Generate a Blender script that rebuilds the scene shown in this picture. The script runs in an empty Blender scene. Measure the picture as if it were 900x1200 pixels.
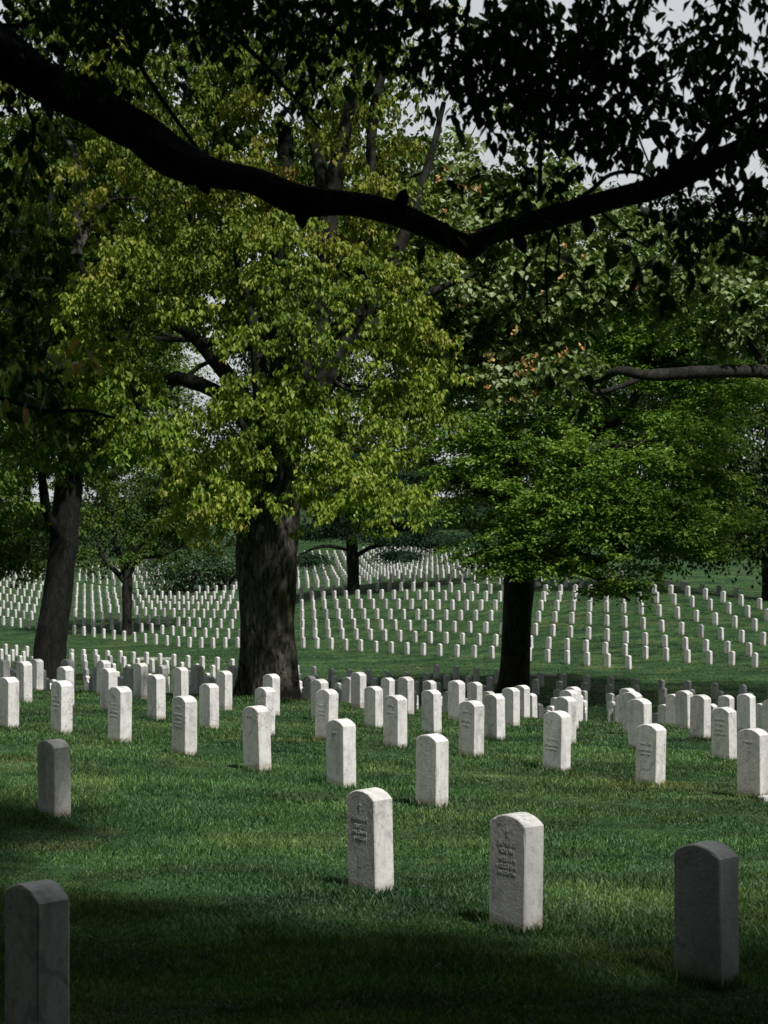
import bpy, math, random
import numpy as np
from mathutils import Vector, noise as mnoise

R = math.radians
rng = np.random.default_rng(7)
random.seed(7)
F = 2030.0            # focal length in photo pixels (900x1200 frame)
EYE = 1.75            # camera height above the ground it stands on
TH = R(39.4)          # heading of the grave rows
ST, CT = math.sin(TH), math.cos(TH)
STEP = 1.26
scene = bpy.context.scene
COL = scene.collection


def link(o, parent=None):
    COL.objects.link(o)
    if parent is not None:
        o.parent = parent
    return o


def tag(o, label=None, cat=None, group=None, kind=None):
    if label: o['label'] = label
    if cat: o['category'] = cat
    if group: o['group'] = group
    if kind: o['kind'] = kind
    return o


def mesh_np(name, verts, faces_idx, face_len, mats, smooth=False, parent=None, mat_index=None):
    """fast mesh: verts (n,3), flat loop index array, loops per face array"""
    me = bpy.data.meshes.new(name)
    v = np.ascontiguousarray(verts, dtype=np.float32)
    fi = np.ascontiguousarray(faces_idx, dtype=np.int32).ravel()
    fl = np.ascontiguousarray(face_len, dtype=np.int32)
    me.vertices.add(len(v)); me.vertices.foreach_set('co', v.ravel())
    me.loops.add(len(fi)); me.loops.foreach_set('vertex_index', fi)
    me.polygons.add(len(fl))
    st = np.zeros(len(fl), dtype=np.int32); st[1:] = np.cumsum(fl)[:-1]
    me.polygons.foreach_set('loop_start', st)
    try:
        me.polygons.foreach_set('loop_total', fl)
    except Exception:
        pass
    if mat_index is not None:
        me.polygons.foreach_set('material_index', np.ascontiguousarray(mat_index, dtype=np.int32))
    me.polygons.foreach_set('use_smooth', np.full(len(fl), smooth, dtype=bool))
    me.update(calc_edges=True)
    me.validate(verbose=False)
    for m in (mats if isinstance(mats, (list, tuple)) else [mats]):
        me.materials.append(m)
    o = bpy.data.objects.new(name, me)
    return link(o, parent)


# ------------------------------------------------------------------ terrain
def ctrl():
    P = []
    f = F
    rows = [  # X0, d0, [(t, y)]
        (0.41, 14.42, [(0, 947), (1, 923), (2, 905), (3, 886), (4, 871), (5, 861), (6, 855)]),
        (3.33, 15.58, [(0, 935), (1, 921), (2, 905), (3, 887), (4, 878), (5, 868), (6, 865), (7, 856), (8, 845), (9, 834), (10, 831), (11, 822.5)]),
        (3.86, 19.75, [(0, 892.5), (1, 878.5), (2, 874), (3, 868.5), (4, 861), (5, 855), (6, 843.7), (7, 838), (8, 832.5), (10, 819.7), (11, 815), (13, 810.8)]),
        (4.11, 67.17, [(0, 811.7), (2, 808.3), (5, 803.3), (7, 801), (14, 787.5), (17, 782.5), (20, 778.7), (22, 776.7)]),
        (12.62, 60.98, [(1, 820.8), (3, 815.8), (7, 807.5), (8, 805.3), (11, 799.7), (13, 794.5)]),
        (10.77, 76.27, [(0, 784), (2, 780.3), (4, 776.3), (7, 772), (10, 769.3), (13, 765.8), (16, 762.5), (19, 759), (26, 760), (29, 758), (33, 752.3)]),
        (16.07, 75.01, [(0, 781.5), (2, 778.5), (4, 775), (5, 772.5)]),
    ]
    for X0, d0, L in rows:
        for t, y in L:
            d = d0 + STEP * t * CT
            P.append((X0 - STEP * t * ST, d, -(y - 600) * d / f))
    def px(x, y, d):
        P.append(((x - 450) / f * d, d, -(y - 600) * d / f))
    P += [(1.45, 7.8, -2.13), (-0.07, 10.1, -2.23), (-1.35, 6.6, -2.06), (-2.5, 13.2, -2.34), (0, 0, -1.75), (-3, 1, -1.8), (3, 1, -1.8)]
    for x, yc, zz in ((44, 811, -4.95), (165, 816, -5.0), (330, 820.5, -5.25), (450, 832, -5.5), (600, 843, -5.75), (750, 850, -5.9), (880, 854, -6.0)):
        px(x, yc, 30)
        P.append(((x - 450) / f * 45, 45, zz))
    for x, z in ((44, -6.15), (330, -6.4), (600, -6.6), (880, -6.55)):
        P.append(((x - 450) / f * 56, 56, z))
    for x, y, d in ((450, 695, 117), (450, 681, 128), (560, 640, 174), (60, 673, 172), (50, 678, 163), (30, 751, 110), (809, 697, 98), (884, 702, 106),
                    (860, 655, 138), (450, 632, 205), (60, 662, 205), (850, 638, 180), (250, 690, 150), (250, 655, 190), (640, 676, 122)):
        px(x, y, d)
    return np.array(P)


CP = ctrl()


def _warp(x, y):
    # squeeze distance so near and far control points weigh alike
    d = np.maximum(y, 0.0) + 12.0
    return np.stack([x / d * 6.0, np.log(d) * 4.0], -1)


_cw = _warp(CP[:, 0], CP[:, 1])


def _k(r2):
    return 0.5 * r2 * np.log(r2 + 1e-9)


def _fit():
    n = len(CP)
    r2 = ((_cw[:, None] - _cw[None]) ** 2).sum(-1)
    A = np.zeros((n + 3, n + 3))
    A[:n, :n] = _k(r2) + np.eye(n) * 0.02
    A[:n, n] = 1; A[:n, n + 1:] = _cw
    A[n, :n] = 1; A[n + 1:, :n] = _cw.T
    b = np.zeros(n + 3)
    b[:n] = CP[:, 2] / (CP[:, 1] + 12)      # fit the slope-like quantity
    return np.linalg.solve(A, b)


_cf = _fit()


def ground(x, y):
    """terrain height in world metres (camera eye at z = EYE)"""
    x = np.asarray(x, float); y = np.asarray(y, float)
    yc = np.clip(y, 0.0, 205.0)
    lim = (yc + 12) * 0.30
    xc = lim * np.tanh(x / lim)
    xc = np.where(np.abs(x) < lim * 0.6, x, np.sign(x) * (lim * 0.6 + lim * 0.25 * np.tanh((np.abs(x) - lim * 0.6) / (lim * 0.25))))
    q = _warp(xc, yc)
    sh = q.shape[:-1]
    q = q.reshape(-1, 2)
    out = np.empty(len(q))
    for i in range(0, len(q), 20000):
        qq = q[i:i + 20000]
        r2 = ((qq[:, None] - _cw[None]) ** 2).sum(-1)
        out[i:i + 20000] = _k(r2) @ _cf[:-3] + _cf[-3] + qq @ _cf[-2:]
    z = out.reshape(sh) * (yc + 12)
    z = z + np.clip(y - 205, 0, 2000) * 0.012
    return z + EYE


def W(px, py, d):
    return np.array([(px - 450) / F * d, d, EYE + (600 - py) / F * d])


# ------------------------------------------------------------------ materials
def newmat(name):
    m = bpy.data.materials.new(name); m.use_nodes = True
    nt = m.node_tree
    for n in list(nt.nodes): nt.nodes.remove(n)
    out = nt.nodes.new('ShaderNodeOutputMaterial')
    return m, nt, out


def N(nt, t, **kw):
    n = nt.nodes.new(t)
    for k, v in kw.items():
        if k.startswith('i_'):
            n.inputs[k[2:].replace('_', ' ')].default_value = v
        else:
            setattr(n, k, v)
    return n


def noise_tex(nt, vec, scale, detail=3, rough=0.55, dist=0.0):
    n = N(nt, 'ShaderNodeTexNoise')
    n.inputs['Scale'].default_value = scale; n.inputs['Detail'].default_value = detail
    n.inputs['Roughness'].default_value = rough; n.inputs['Distortion'].default_value = dist
    if vec is not None: nt.links.new(vec, n.inputs['Vector'])
    return n


def ramp(nt, fac, stops):
    r = N(nt, 'ShaderNodeValToRGB')
    cr = r.color_ramp
    while len(cr.elements) < len(stops): cr.elements.new(0.5)
    for e, (p, c) in zip(cr.elements, stops):
        e.position = p; e.color = (c[0], c[1], c[2], 1) if not np.isscalar(c) else (c, c, c, 1)
    nt.links.new(fac, r.inputs['Fac'])
    return r


def mixc(nt, fac, a, b, blend='MIX'):
    m = N(nt, 'ShaderNodeMix', data_type='RGBA', blend_type=blend)
    for s, v in ((m.inputs['Factor'], fac), (m.inputs[6], a), (m.inputs[7], b)):
        if hasattr(v, 'links') or isinstance(v, bpy.types.NodeSocket): nt.links.new(v, s)
        elif isinstance(v, (int, float)): s.default_value = v
        else: s.default_value = (v[0], v[1], v[2], 1)
    return m.outputs[2]


def mapping(nt, vec, scale=(1, 1, 1), rot=(0, 0, 0)):
    m = N(nt, 'ShaderNodeMapping')
    m.inputs['Scale'].default_value = scale; m.inputs['Rotation'].default_value = rot
    nt.links.new(vec, m.inputs['Vector'])
    return m.outputs[0]


def leaf_mat(name, cols, trans=0.3, hue_noise=0.6, transtint=(1.3, 1.35, 0.5), spec=0.22, pos=None, drift=None):
    """cols: list of base colours picked at random leaf by leaf, with clump-sized drift"""
    m, nt, out = newmat(name)
    geo = N(nt, 'ShaderNodeNewGeometry')
    n1 = noise_tex(nt, geo.outputs['Position'], hue_noise, 2)
    add = N(nt, 'ShaderNodeMath', operation='MULTIPLY_ADD')
    nt.links.new(geo.outputs['Random Per Island'], add.inputs[0]); add.inputs[1].default_value = 0.5
    nt.links.new(n1.outputs['Fac'], add.inputs[2])
    sub = N(nt, 'ShaderNodeMath', operation='SUBTRACT'); nt.links.new(add.outputs[0], sub.inputs[0]); sub.inputs[1].default_value = 0.25
    if drift:  # tint by height: leaf tone plus shade painted into the higher leaves
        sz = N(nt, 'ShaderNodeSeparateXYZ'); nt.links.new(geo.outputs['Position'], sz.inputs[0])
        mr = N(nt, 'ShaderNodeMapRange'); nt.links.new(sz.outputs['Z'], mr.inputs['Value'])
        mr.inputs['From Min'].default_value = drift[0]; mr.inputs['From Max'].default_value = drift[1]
    k = len(cols)
    r = ramp(nt, sub.outputs[0], [((pos[i] if pos else 0.2 + 0.6 * i / max(1, k - 1)), c) for i, c in enumerate(cols)])
    col = r.outputs['Color']
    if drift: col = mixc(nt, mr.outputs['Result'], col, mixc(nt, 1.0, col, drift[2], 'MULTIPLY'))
    b = N(nt, 'ShaderNodeBsdfPrincipled'); b.inputs['Roughness'].default_value = 0.5
    b.inputs['Specular IOR Level'].default_value = spec
    nt.links.new(col, b.inputs['Base Color'])
    t = N(nt, 'ShaderNodeBsdfTranslucent')
    tc = mixc(nt, 1.0, col, transtint, 'MULTIPLY')
    nt.links.new(tc, t.inputs['Color'])
    mx = N(nt, 'ShaderNodeMixShader'); mx.inputs[0].default_value = trans
    nt.links.new(b.outputs[0], mx.inputs[1]); nt.links.new(t.outputs[0], mx.inputs[2])
    nt.links.new(mx.outputs[0], out.inputs['Surface'])
    return m


def bark_mat(name, c0, c1, moss=0.0, scale=6.0):
    m, nt, out = newmat(name)
    geo = N(nt, 'ShaderNodeNewGeometry')
    v = mapping(nt, geo.outputs['Position'], (1, 1, 0.33))
    n1 = noise_tex(nt, v, scale, 6, 0.65, 0.6)
    n2 = noise_tex(nt, v, scale * 3.4, 5, 0.6)
    r = ramp(nt, n1.outputs['Fac'], [(0.34, c0), (0.62, c1)])
    col = r.outputs['Color']
    n3 = noise_tex(nt, geo.outputs['Position'], 1.4, 4, 0.6)
    col = mixc(nt, 0.5, col, ramp(nt, n3.outputs['Fac'], [(0.35, 0.45), (0.7, 1.3)]).outputs['Color'], 'MULTIPLY')
    if moss > 0:
        n4 = noise_tex(nt, mapping(nt, geo.outputs['Position'], (1, 1, 0.5)), 2.2, 6, 0.7)
        col = mixc(nt, ramp(nt, n4.outputs['Fac'], [(0.52, 0.0), (0.64, moss)]).outputs['Color'], col, (0.05, 0.055, 0.012))
    # pale lichen specks
    n5 = noise_tex(nt, geo.outputs['Position'], 14, 3, 0.6)
    col = mixc(nt, ramp(nt, n5.outputs['Fac'], [(0.66, 0.0), (0.72, 0.35)]).outputs['Color'], col, (0.16, 0.17, 0.14))
    b = N(nt, 'ShaderNodeBsdfPrincipled'); b.inputs['Roughness'].default_value = 0.92
    b.inputs['Specular IOR Level'].default_value = 0.15
    nt.links.new(col, b.inputs['Base Color'])
    mul = N(nt, 'ShaderNodeMath', operation='MULTIPLY_ADD'); nt.links.new(n2.outputs['Fac'], mul.inputs[0]); mul.inputs[1].default_value = 0.35
    nt.links.new(n1.outputs['Fac'], mul.inputs[2])
    bp = N(nt, 'ShaderNodeBump'); bp.inputs['Strength'].default_value = 0.9; bp.inputs['Distance'].default_value = 0.06
    nt.links.new(mul.outputs[0], bp.inputs['Height']); nt.links.new(bp.outputs[0], b.inputs['Normal'])
    nt.links.new(b.outputs[0], out.inputs['Surface'])
    return m


def marble_mat(name, far=False):
    m, nt, out = newmat(name)
    geo = N(nt, 'ShaderNodeNewGeometry')
    pos = geo.outputs['Position']
    tc = N(nt, 'ShaderNodeTexCoord')
    base = (0.66, 0.64, 0.61)
    oi = N(nt, 'ShaderNodeObjectInfo')
    rnd = geo.outputs['Random Per Island'] if far else oi.outputs['Random']
    tone = ramp(nt, rnd, [(0.0, (0.68, 0.665, 0.64)), (0.5, (0.77, 0.755, 0.735)), (0.965, (0.80, 0.79, 0.775)), (0.985, (0.38, 0.40, 0.40))])
    col = tone.outputs['Color']
    # broad grey weathering, streaked downward
    n1 = noise_tex(nt, mapping(nt, pos, (9, 9, 2.2)), 1.0, 5, 0.62, 0.3)
    col = mixc(nt, ramp(nt, n1.outputs['Fac'], [(0.48, 0.0), (0.74, 0.65)]).outputs['Color'], col, (0.30, 0.31, 0.29))
    nm = noise_tex(nt, pos, 17, 5, 0.68, 0.4)
    col = mixc(nt, 0.8, col, ramp(nt, nm.outputs['Fac'], [(0.34, 0.72), (0.52, 1.0), (0.7, 1.06)]).outputs['Color'], 'MULTIPLY')
    # slanting veins
    w = N(nt, 'ShaderNodeTexWave', wave_type='BANDS', bands_direction='DIAGONAL')
    w.inputs['Scale'].default_value = 2.2; w.inputs['Distortion'].default_value = 7; w.inputs['Detail'].default_value = 3
    w.inputs['Detail Scale'].default_value = 1.6
    nt.links.new(mapping(nt, pos, (1.2, 1.2, 0.8), (0.3, 0.5, 0)), w.inputs['Vector'])
    n2 = noise_tex(nt, pos, 1.7, 2)
    vf = N(nt, 'ShaderNodeMath', operation='MULTIPLY')
    nt.links.new(ramp(nt, w.outputs['Fac'], [(0.0, 0.55), (0.10, 0.0)]).outputs['Color'], vf.inputs[0])
    nt.links.new(ramp(nt, n2.outputs['Fac'], [(0.45, 0.0), (0.6, 1.0)]).outputs['Color'], vf.inputs[1])
    col = mixc(nt, vf.outputs[0], col, (0.30, 0.33, 0.35))
    # mildew specks
    n3 = noise_tex(nt, pos, 38, 3, 0.6)
    n4 = noise_tex(nt, pos, 4.2, 3, 0.6)
    sp = N(nt, 'ShaderNodeMath', operation='MULTIPLY')
    nt.links.new(ramp(nt, n3.outputs['Fac'], [(0.55, 0.0), (0.66, 0.6)]).outputs['Color'], sp.inputs[0])
    nt.links.new(ramp(nt, n4.outputs['Fac'], [(0.48, 0.0), (0.62, 1.0)]).outputs['Color'], sp.inputs[1])
    col = mixc(nt, sp.outputs[0], col, (0.16, 0.17, 0.15))
    if not far:
        # soil splashed up from the turf
        sx = N(nt, 'ShaderNodeSeparateXYZ'); nt.links.new(tc.outputs['Object'], sx.inputs[0])
        ad = N(nt, 'ShaderNodeMath', operation='MULTIPLY_ADD'); nt.links.new(n4.outputs['Fac'], ad.inputs[0]); ad.inputs[1].default_value = -0.13
        nt.links.new(sx.outputs['Z'], ad.inputs[2])
        col = mixc(nt, ramp(nt, ad.outputs[0], [(0.0, 0.5), (0.03, 0.0)]).outputs['Color'], col, (0.30, 0.24, 0.17))
    b = N(nt, 'ShaderNodeBsdfPrincipled'); b.inputs['Roughness'].default_value = 0.62
    b.inputs['Specular IOR Level'].default_value = 0.3
    nt.links.new(col, b.inputs['Base Color'])
    bp = N(nt, 'ShaderNodeBump'); bp.inputs['Strength'].default_value = 0.35; bp.inputs['Distance'].default_value = 0.006
    nt.links.new(noise_tex(nt, pos, 55, 4, 0.6).outputs['Fac'], bp.inputs['Height']); nt.links.new(bp.outputs[0], b.inputs['Normal'])
    nt.links.new(b.outputs[0], out.inputs['Surface'])
    return m


def plain_mat(name, col, rough=0.8):
    m, nt, out = newmat(name)
    geo = N(nt, 'ShaderNodeNewGeometry')
    n = noise_tex(nt, geo.outputs['Position'], 25, 4)
    c = mixc(nt, 1.0, col, ramp(nt, n.outputs['Fac'], [(0.3, 0.7), (0.7, 1.2)]).outputs['Color'], 'MULTIPLY')
    b = N(nt, 'ShaderNodeBsdfPrincipled'); b.inputs['Roughness'].default_value = rough
    nt.links.new(c, b.inputs['Base Color']); nt.links.new(b.outputs[0], out.inputs['Surface'])
    return m


def turf_colour(nt, pos, k=1.0):
    """lush green with worn straw-brown patches; the same drift for soil sheet and blades"""
    n1 = noise_tex(nt, pos, 0.55, 4, 0.6)
    n2 = noise_tex(nt, mapping(nt, pos, (0.5, 1, 1)), 2.6, 3, 0.6)
    c = ramp(nt, n1.outputs['Fac'], [(0.30, (0.016 * k, 0.043 * k, 0.018 * k)), (0.52, (0.033 * k, 0.073 * k, 0.026 * k)), (0.70, (0.060 * k, 0.100 * k, 0.036 * k))]).outputs['Color']
    n3 = noise_tex(nt, pos, 0.33, 5, 0.7)
    dry = ramp(nt, n3.outputs['Fac'], [(0.58, 0.0), (0.70, 0.35)]).outputs['Color']
    c = mixc(nt, dry, c, (0.15 * k, 0.115 * k, 0.045 * k))
    n6 = noise_tex(nt, mapping(nt, pos, (0.10, 0.75, 0.75)), 1.6, 5, 0.65)
    c = mixc(nt, 0.9, c, ramp(nt, n6.outputs['Fac'], [(0.32, 0.55), (0.68, 1.5)]).outputs['Color'], 'MULTIPLY')
    c = mixc(nt, 0.6, c, ramp(nt, n2.outputs['Fac'], [(0.3, 0.55), (0.7, 1.35)]).outputs['Color'], 'MULTIPLY')
    return c


def ground_mat():
    m, nt, out = newmat('turf')
    geo = N(nt, 'ShaderNodeNewGeometry'); pos = geo.outputs['Position']
    c = turf_colour(nt, pos, 1.05)
    n = noise_tex(nt, mapping(nt, pos, (1.0, 0.6, 1)), 5.0, 6, 0.7)
    c = mixc(nt, 0.8, c, ramp(nt, n.outputs['Fac'], [(0.3, 0.35), (0.7, 1.5)]).outputs['Color'], 'MULTIPLY')
    b = N(nt, 'ShaderNodeBsdfPrincipled'); b.inputs['Roughness'].default_value = 0.9; b.inputs['Specular IOR Level'].default_value = 0.1
    nt.links.new(c, b.inputs['Base Color'])
    bp = N(nt, 'ShaderNodeBump'); bp.inputs['Strength'].default_value = 0.8; bp.inputs['Distance'].default_value = 0.12
    nt.links.new(n.outputs['Fac'], bp.inputs['Height']); nt.links.new(bp.outputs[0], b.inputs['Normal'])
    nt.links.new(b.outputs[0], out.inputs['Surface'])
    return m


def blade_mat():
    m, nt, out = newmat('grass_blade')
    geo = N(nt, 'ShaderNodeNewGeometry'); pos = geo.outputs['Position']
    c = turf_colour(nt, pos, 1.5)
    rr = ramp(nt, geo.outputs['Random Per Island'], [(0.0, (0.5, 0.6, 0.55)), (0.45, (0.95, 1.0, 0.85)), (0.85, (1.6, 1.5, 1.3)), (0.95, (2.8, 2.2, 1.7))]).outputs['Color']
    c = mixc(nt, 1.0, c, rr, 'MULTIPLY')
    b = N(nt, 'ShaderNodeBsdfPrincipled'); b.inputs['Roughness'].default_value = 0.45; b.inputs['Specular IOR Level'].default_value = 0.3
    nt.links.new(c, b.inputs['Base Color'])
    t = N(nt, 'ShaderNodeBsdfTranslucent'); nt.links.new(mixc(nt, 1.0, c, (1.3, 1.4, 0.6), 'MULTIPLY'), t.inputs['Color'])
    mx = N(nt, 'ShaderNodeMixShader'); mx.inputs[0].default_value = 0.25
    nt.links.new(b.outputs[0], mx.inputs[1]); nt.links.new(t.outputs[0], mx.inputs[2])
    nt.links.new(mx.outputs[0], out.inputs['Surface'])
    return m


M = {
    'turf': ground_mat(), 'blade': blade_mat(),
    'marble': marble_mat('marble'), 'marble_far': marble_mat('marble_far', True),
    'letter': plain_mat('letter_shadow', (0.56, 0.55, 0.54)),
    'bark_big': bark_mat('bark_big', (0.006, 0.007, 0.006), (0.16, 0.15, 0.125), 0.8, 17.0),
    'bark_dark': bark_mat('bark_dark', (0.006, 0.007, 0.006), (0.022, 0.022, 0.020), 0.1, 10.0),
    'bark': bark_mat('bark', (0.008, 0.009, 0.008), (0.040, 0.039, 0.034), 0.25, 10.0),
    'bark_near': bark_mat('bark_near', (0.022, 0.024, 0.023), (0.095, 0.098, 0.092), 0.0, 22.0),
    'maple': leaf_mat('maple_leaves', [(0.055, 0.115, 0.014), (0.125, 0.205, 0.020), (0.21, 0.29, 0.032), (0.32, 0.37, 0.065), (0.34, 0.25, 0.09)], 0.3, 0.45, pos=[0.2, 0.38, 0.56, 0.76, 0.92], drift=(3.0, 8.0, (0.88, 0.76, 0.85))),  # maple drift: olive-brown upper leaves, with upper-crown shade painted in
    'green': leaf_mat('green_leaves', [(0.035, 0.085, 0.014), (0.080, 0.165, 0.022), (0.15, 0.26, 0.040), (0.27, 0.37, 0.09)], 0.3),
    'green2': leaf_mat('fork_leaves', [(0.025, 0.055, 0.010), (0.060, 0.11, 0.016), (0.11, 0.17, 0.028)], 0.25),
    'tulip': leaf_mat('tulip_leaves', [(0.045, 0.080, 0.018), (0.10, 0.155, 0.035), (0.19, 0.26, 0.095), (0.36, 0.43, 0.26)], 0.25, 0.9),
    'petal': leaf_mat('tulip_petals', [(0.45, 0.30, 0.12), (0.60, 0.42, 0.20), (0.55, 0.22, 0.06)], 0.25, 2.0, (1, 0.9, 0.6)),
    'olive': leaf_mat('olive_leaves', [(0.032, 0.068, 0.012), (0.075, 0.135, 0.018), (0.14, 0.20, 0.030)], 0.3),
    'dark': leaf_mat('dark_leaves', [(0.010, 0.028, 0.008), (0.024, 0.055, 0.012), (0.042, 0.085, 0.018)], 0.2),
    'needle': leaf_mat('pine_needles', [(0.012, 0.034, 0.018), (0.022, 0.056, 0.028), (0.040, 0.085, 0.042)], 0.1),
    'holly': leaf_mat('blue_green_leaves', [(0.016, 0.045, 0.014), (0.034, 0.080, 0.026), (0.075, 0.13, 0.055)], 0.15),
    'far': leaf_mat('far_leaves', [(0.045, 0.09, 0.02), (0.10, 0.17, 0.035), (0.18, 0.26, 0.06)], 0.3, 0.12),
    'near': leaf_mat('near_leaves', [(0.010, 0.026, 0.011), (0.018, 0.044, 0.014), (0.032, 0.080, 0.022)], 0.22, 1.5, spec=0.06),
    'sprig': leaf_mat('sprig_leaves', [(0.10, 0.20, 0.07), (0.22, 0.30, 0.12), (0.26, 0.24, 0.12), (0.24, 0.11, 0.07)], 0.4, 3.0),
    'slab': plain_mat('pale_stone', (0.5, 0.49, 0.46)),
    'asphalt': plain_mat('asphalt', (0.09, 0.09, 0.09)),
}

# ------------------------------------------------------------------ ground sheet
def axis(segs):
    a = []
    for lo, hi, st in segs:
        a += list(np.arange(lo, hi, st))
    return np.array(a + [segs[-1][1]])


xs = axis([(-900, -200, 50), (-200, -60, 8), (-60, -16, 1.5), (-16, 16, 0.5), (16, 60, 1.5), (60, 200, 8), (200, 900, 50)])
ys = axis([(-200, -20, 12), (-20, 0, 2), (0, 70, 0.5), (70, 210, 1.5), (210, 330, 8), (330, 1500, 60)])
GX, GY = np.meshgrid(xs, ys)
GZ = ground(GX, GY)
nx, ny = len(xs), len(ys)
idx = np.arange(nx * ny).reshape(ny, nx)
q = np.stack([idx[:-1, :-1], idx[:-1, 1:], idx[1:, 1:], idx[1:, :-1]], -1).reshape(-1, 4)
g = mesh_np('ground', np.stack([GX, GY, GZ], -1).reshape(-1, 3), q, np.full(len(q), 4), M['turf'], True)
tag(g, kind='structure')

# ------------------------------------------------------------------ grass blades
def blades(name, n, dlo, dhi, pw, hscale, w0, w1):
    u = rng.random(n)
    a = 1 - pw
    d = (dlo ** a + u * (dhi ** a - dlo ** a)) ** (1 / a)
    x = (rng.random(n) * 2 - 1) * (0.262 * d + 0.3)
    # gather in small tufts
    x += rng.normal(0, 0.02, n) * 1.0
    z = ground(x, d)
    h = hscale * (0.55 + 0.75 * rng.random(n)) * (0.8 + 0.45 * np.sin(x * 1.7 + np.sin(d * 1.3) * 2) * np.sin(d * 2.1 + x))
    w = (w0 + w1 * d) * (0.6 + 0.8 * rng.random(n))
    ang = rng.random(n) * 2 * np.pi
    side = np.stack([np.cos(ang), np.sin(ang) * 0.4, np.zeros(n)], -1)
    side /= np.linalg.norm(side, axis=1)[:, None]
    la = rng.random(n) * 2 * np.pi
    lean = np.stack([np.cos(la), np.sin(la), np.zeros(n)], -1) * (h * (0.25 + 0.75 * rng.random(n)))[:, None]
    b = np.stack([x, d, z - 0.006], -1)
    up = np.zeros((n, 3)); up[:, 2] = h
    mid = b + up * 0.6 + lean * 0.35
    tip = b + up + lean
    V = np.stack([b - side * w[:, None] * .5, b + side * w[:, None] * .5, mid + side * w[:, None] * .42, tip, mid - side * w[:, None] * .42], 1)
    i0 = (np.arange(n) * 5)[:, None]
    fi = np.concatenate([i0 + np.array([0, 1, 2, 4]), i0 + np.array([4, 2, 3])], 1)
    fl = np.tile([4, 3], n)
    return mesh_np(name, V.reshape(-1, 3), fi, fl, M['blade'])


GB = [(420000, 5.6, 34, 1.25, 0.046, 0.0030, 0.00028), (130000, 30, 120, 1.1, 0.065, 0.004, 0.0004)]
tag(blades('grass', *GB[0]), 'short green turf growing over the near slope among the headstones', 'grass', kind='stuff')
tag(blades('grass', *GB[1]), 'distant green turf of the dip and the far slope', 'grass', kind='stuff')

# ------------------------------------------------------------------ headstones
SW, SD, SH, RISE = 0.262, 0.142, 0.62, 0.05


def stone_profile(ns, h=SH, w=SW, rise=RISE):
    xs_ = np.linspace(-w / 2, w / 2, ns + 1)
    r = (w * w / 4 + rise * rise) / (2 * rise)
    zs = h - rise + np.sqrt(np.maximum(r * r - xs_ * xs_, 0)) - (r - rise)
    return xs_, zs


def stone_mesh(name, seed, mat):
    """rounded-top slab with softened, slightly chipped edges"""
    rs = random.Random(seed)
    xs_, zs = stone_profile(12)
    out = [(-SW / 2, -0.12)] + [(-SW / 2, z) for z in np.linspace(0.0, SH - RISE - 0.04, 9)] + list(zip(xs_, zs)) + [(SW / 2, z) for z in np.linspace(SH - RISE - 0.04, 0.0, 9)] + [(SW / 2, -0.12)]
    cx, cz = 0, SH * 0.5
    bev = 0.006
    n = len(out)
    ring = []
    for (y, ins) in ((-SD / 2, bev), (-SD / 2 + bev, 0), (SD / 2 - bev, 0), (SD / 2, bev)):
        for i, (x, z) in enumerate(out):
            dx, dz = x, z - 0.35
            L = math.hypot(dx, dz) or 1
            c = ins
            if ins > 0 and rs.random() < 0.10: c += rs.uniform(0.003, 0.010)
            jit = rs.uniform(-0.0008, 0.0008)
            nx_ = -1 if x <= -SW / 2 + 1e-6 else (1 if x >= SW / 2 - 1e-6 else 0)
            nz_ = 1 if z > SH - RISE - 0.002 else 0
            ring.append((x - nx_ * c + jit, y, z - nz_ * c + jit))
    verts = ring
    faces = []
    for k in range(3):
        for i in range(n - 1):
            a = k * n + i
            faces.append((a, a + n, a + n + 1, a + 1))
    faces.append(tuple(range(n)))
    faces.append(tuple(range(4 * n - 1, 3 * n - 1, -1)))
    me = bpy.data.meshes.new(name)
    me.from_pydata(verts, [], faces); me.update()
    # outward normals
    import bmesh
    bm = bmesh.new(); bm.from_mesh(me); bmesh.ops.recalc_face_normals(bm, faces=bm.faces); bm.to_mesh(me); bm.free()
    me.materials.append(mat)
    return me


ROT0 = TH - math.pi / 2      # local x runs along the row, local -y is the lettered face
variants = [stone_mesh('headstone', s, M['marble']) for s in range(5)]

# rows: (q, phase, tmin_X, block)
stones = []       # X, d, block, row, key


def row_points(qv, ph, block, row, dmin, dmax, skip=None):
    for m in range(-40, 260):
        p = (m + ph) * STEP
        X = qv * CT - p * ST
        d = qv * ST + p * CT
        if d < dmin or d > dmax or abs(X) > 0.29 * d + 1.0: continue
        if skip and skip(X, d): continue
        stones.append([X, d, block, row])


# the rows nearest the camera, read off the photograph
near = []
def nr(row, X0, d0, L):
    for t, x in L:
        d = d0 + STEP * t * CT
        near.append((row, (x - 450) / F * d, d, x))
near += [(0, (43 - 450) / F * 6.75, 6.75, 43), (1, (828 - 450) / F * 7.85, 7.85, 828), (1, (604 - 450) / F * 9.05, 9.05, 604), (1, (435 - 450) / F * 10.15, 10.15, 435), (1, (64 - 450) / F * 13.25, 13.25, 64)]
nr(2, 0.41, 14.42, [(0, 506), (1, 400), (2, 302), (3, 216), (4, 140), (5, 72), (6, 10)])
nr(3, 3.33, 15.58, [(0, 883), (1, 762), (2, 652), (3, 552), (4, 463), (5, 382), (6, 310), (7, 245), (8, 183.5), (9, 127.5), (10, 77), (11, 28.5)])
nr(4, 3.86, 19.75, [(-1, 960), (0, 849), (1, 750), (2, 662), (3, 580), (4, 506), (5, 438), (6, 375), (7, 318), (8, 262.5), (9, 212), (10, 165), (11, 121), (12, 80), (13, 43), (14, 5)])
for row, X, d, x in near: stones.append([X, d, 1, row])
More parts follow.
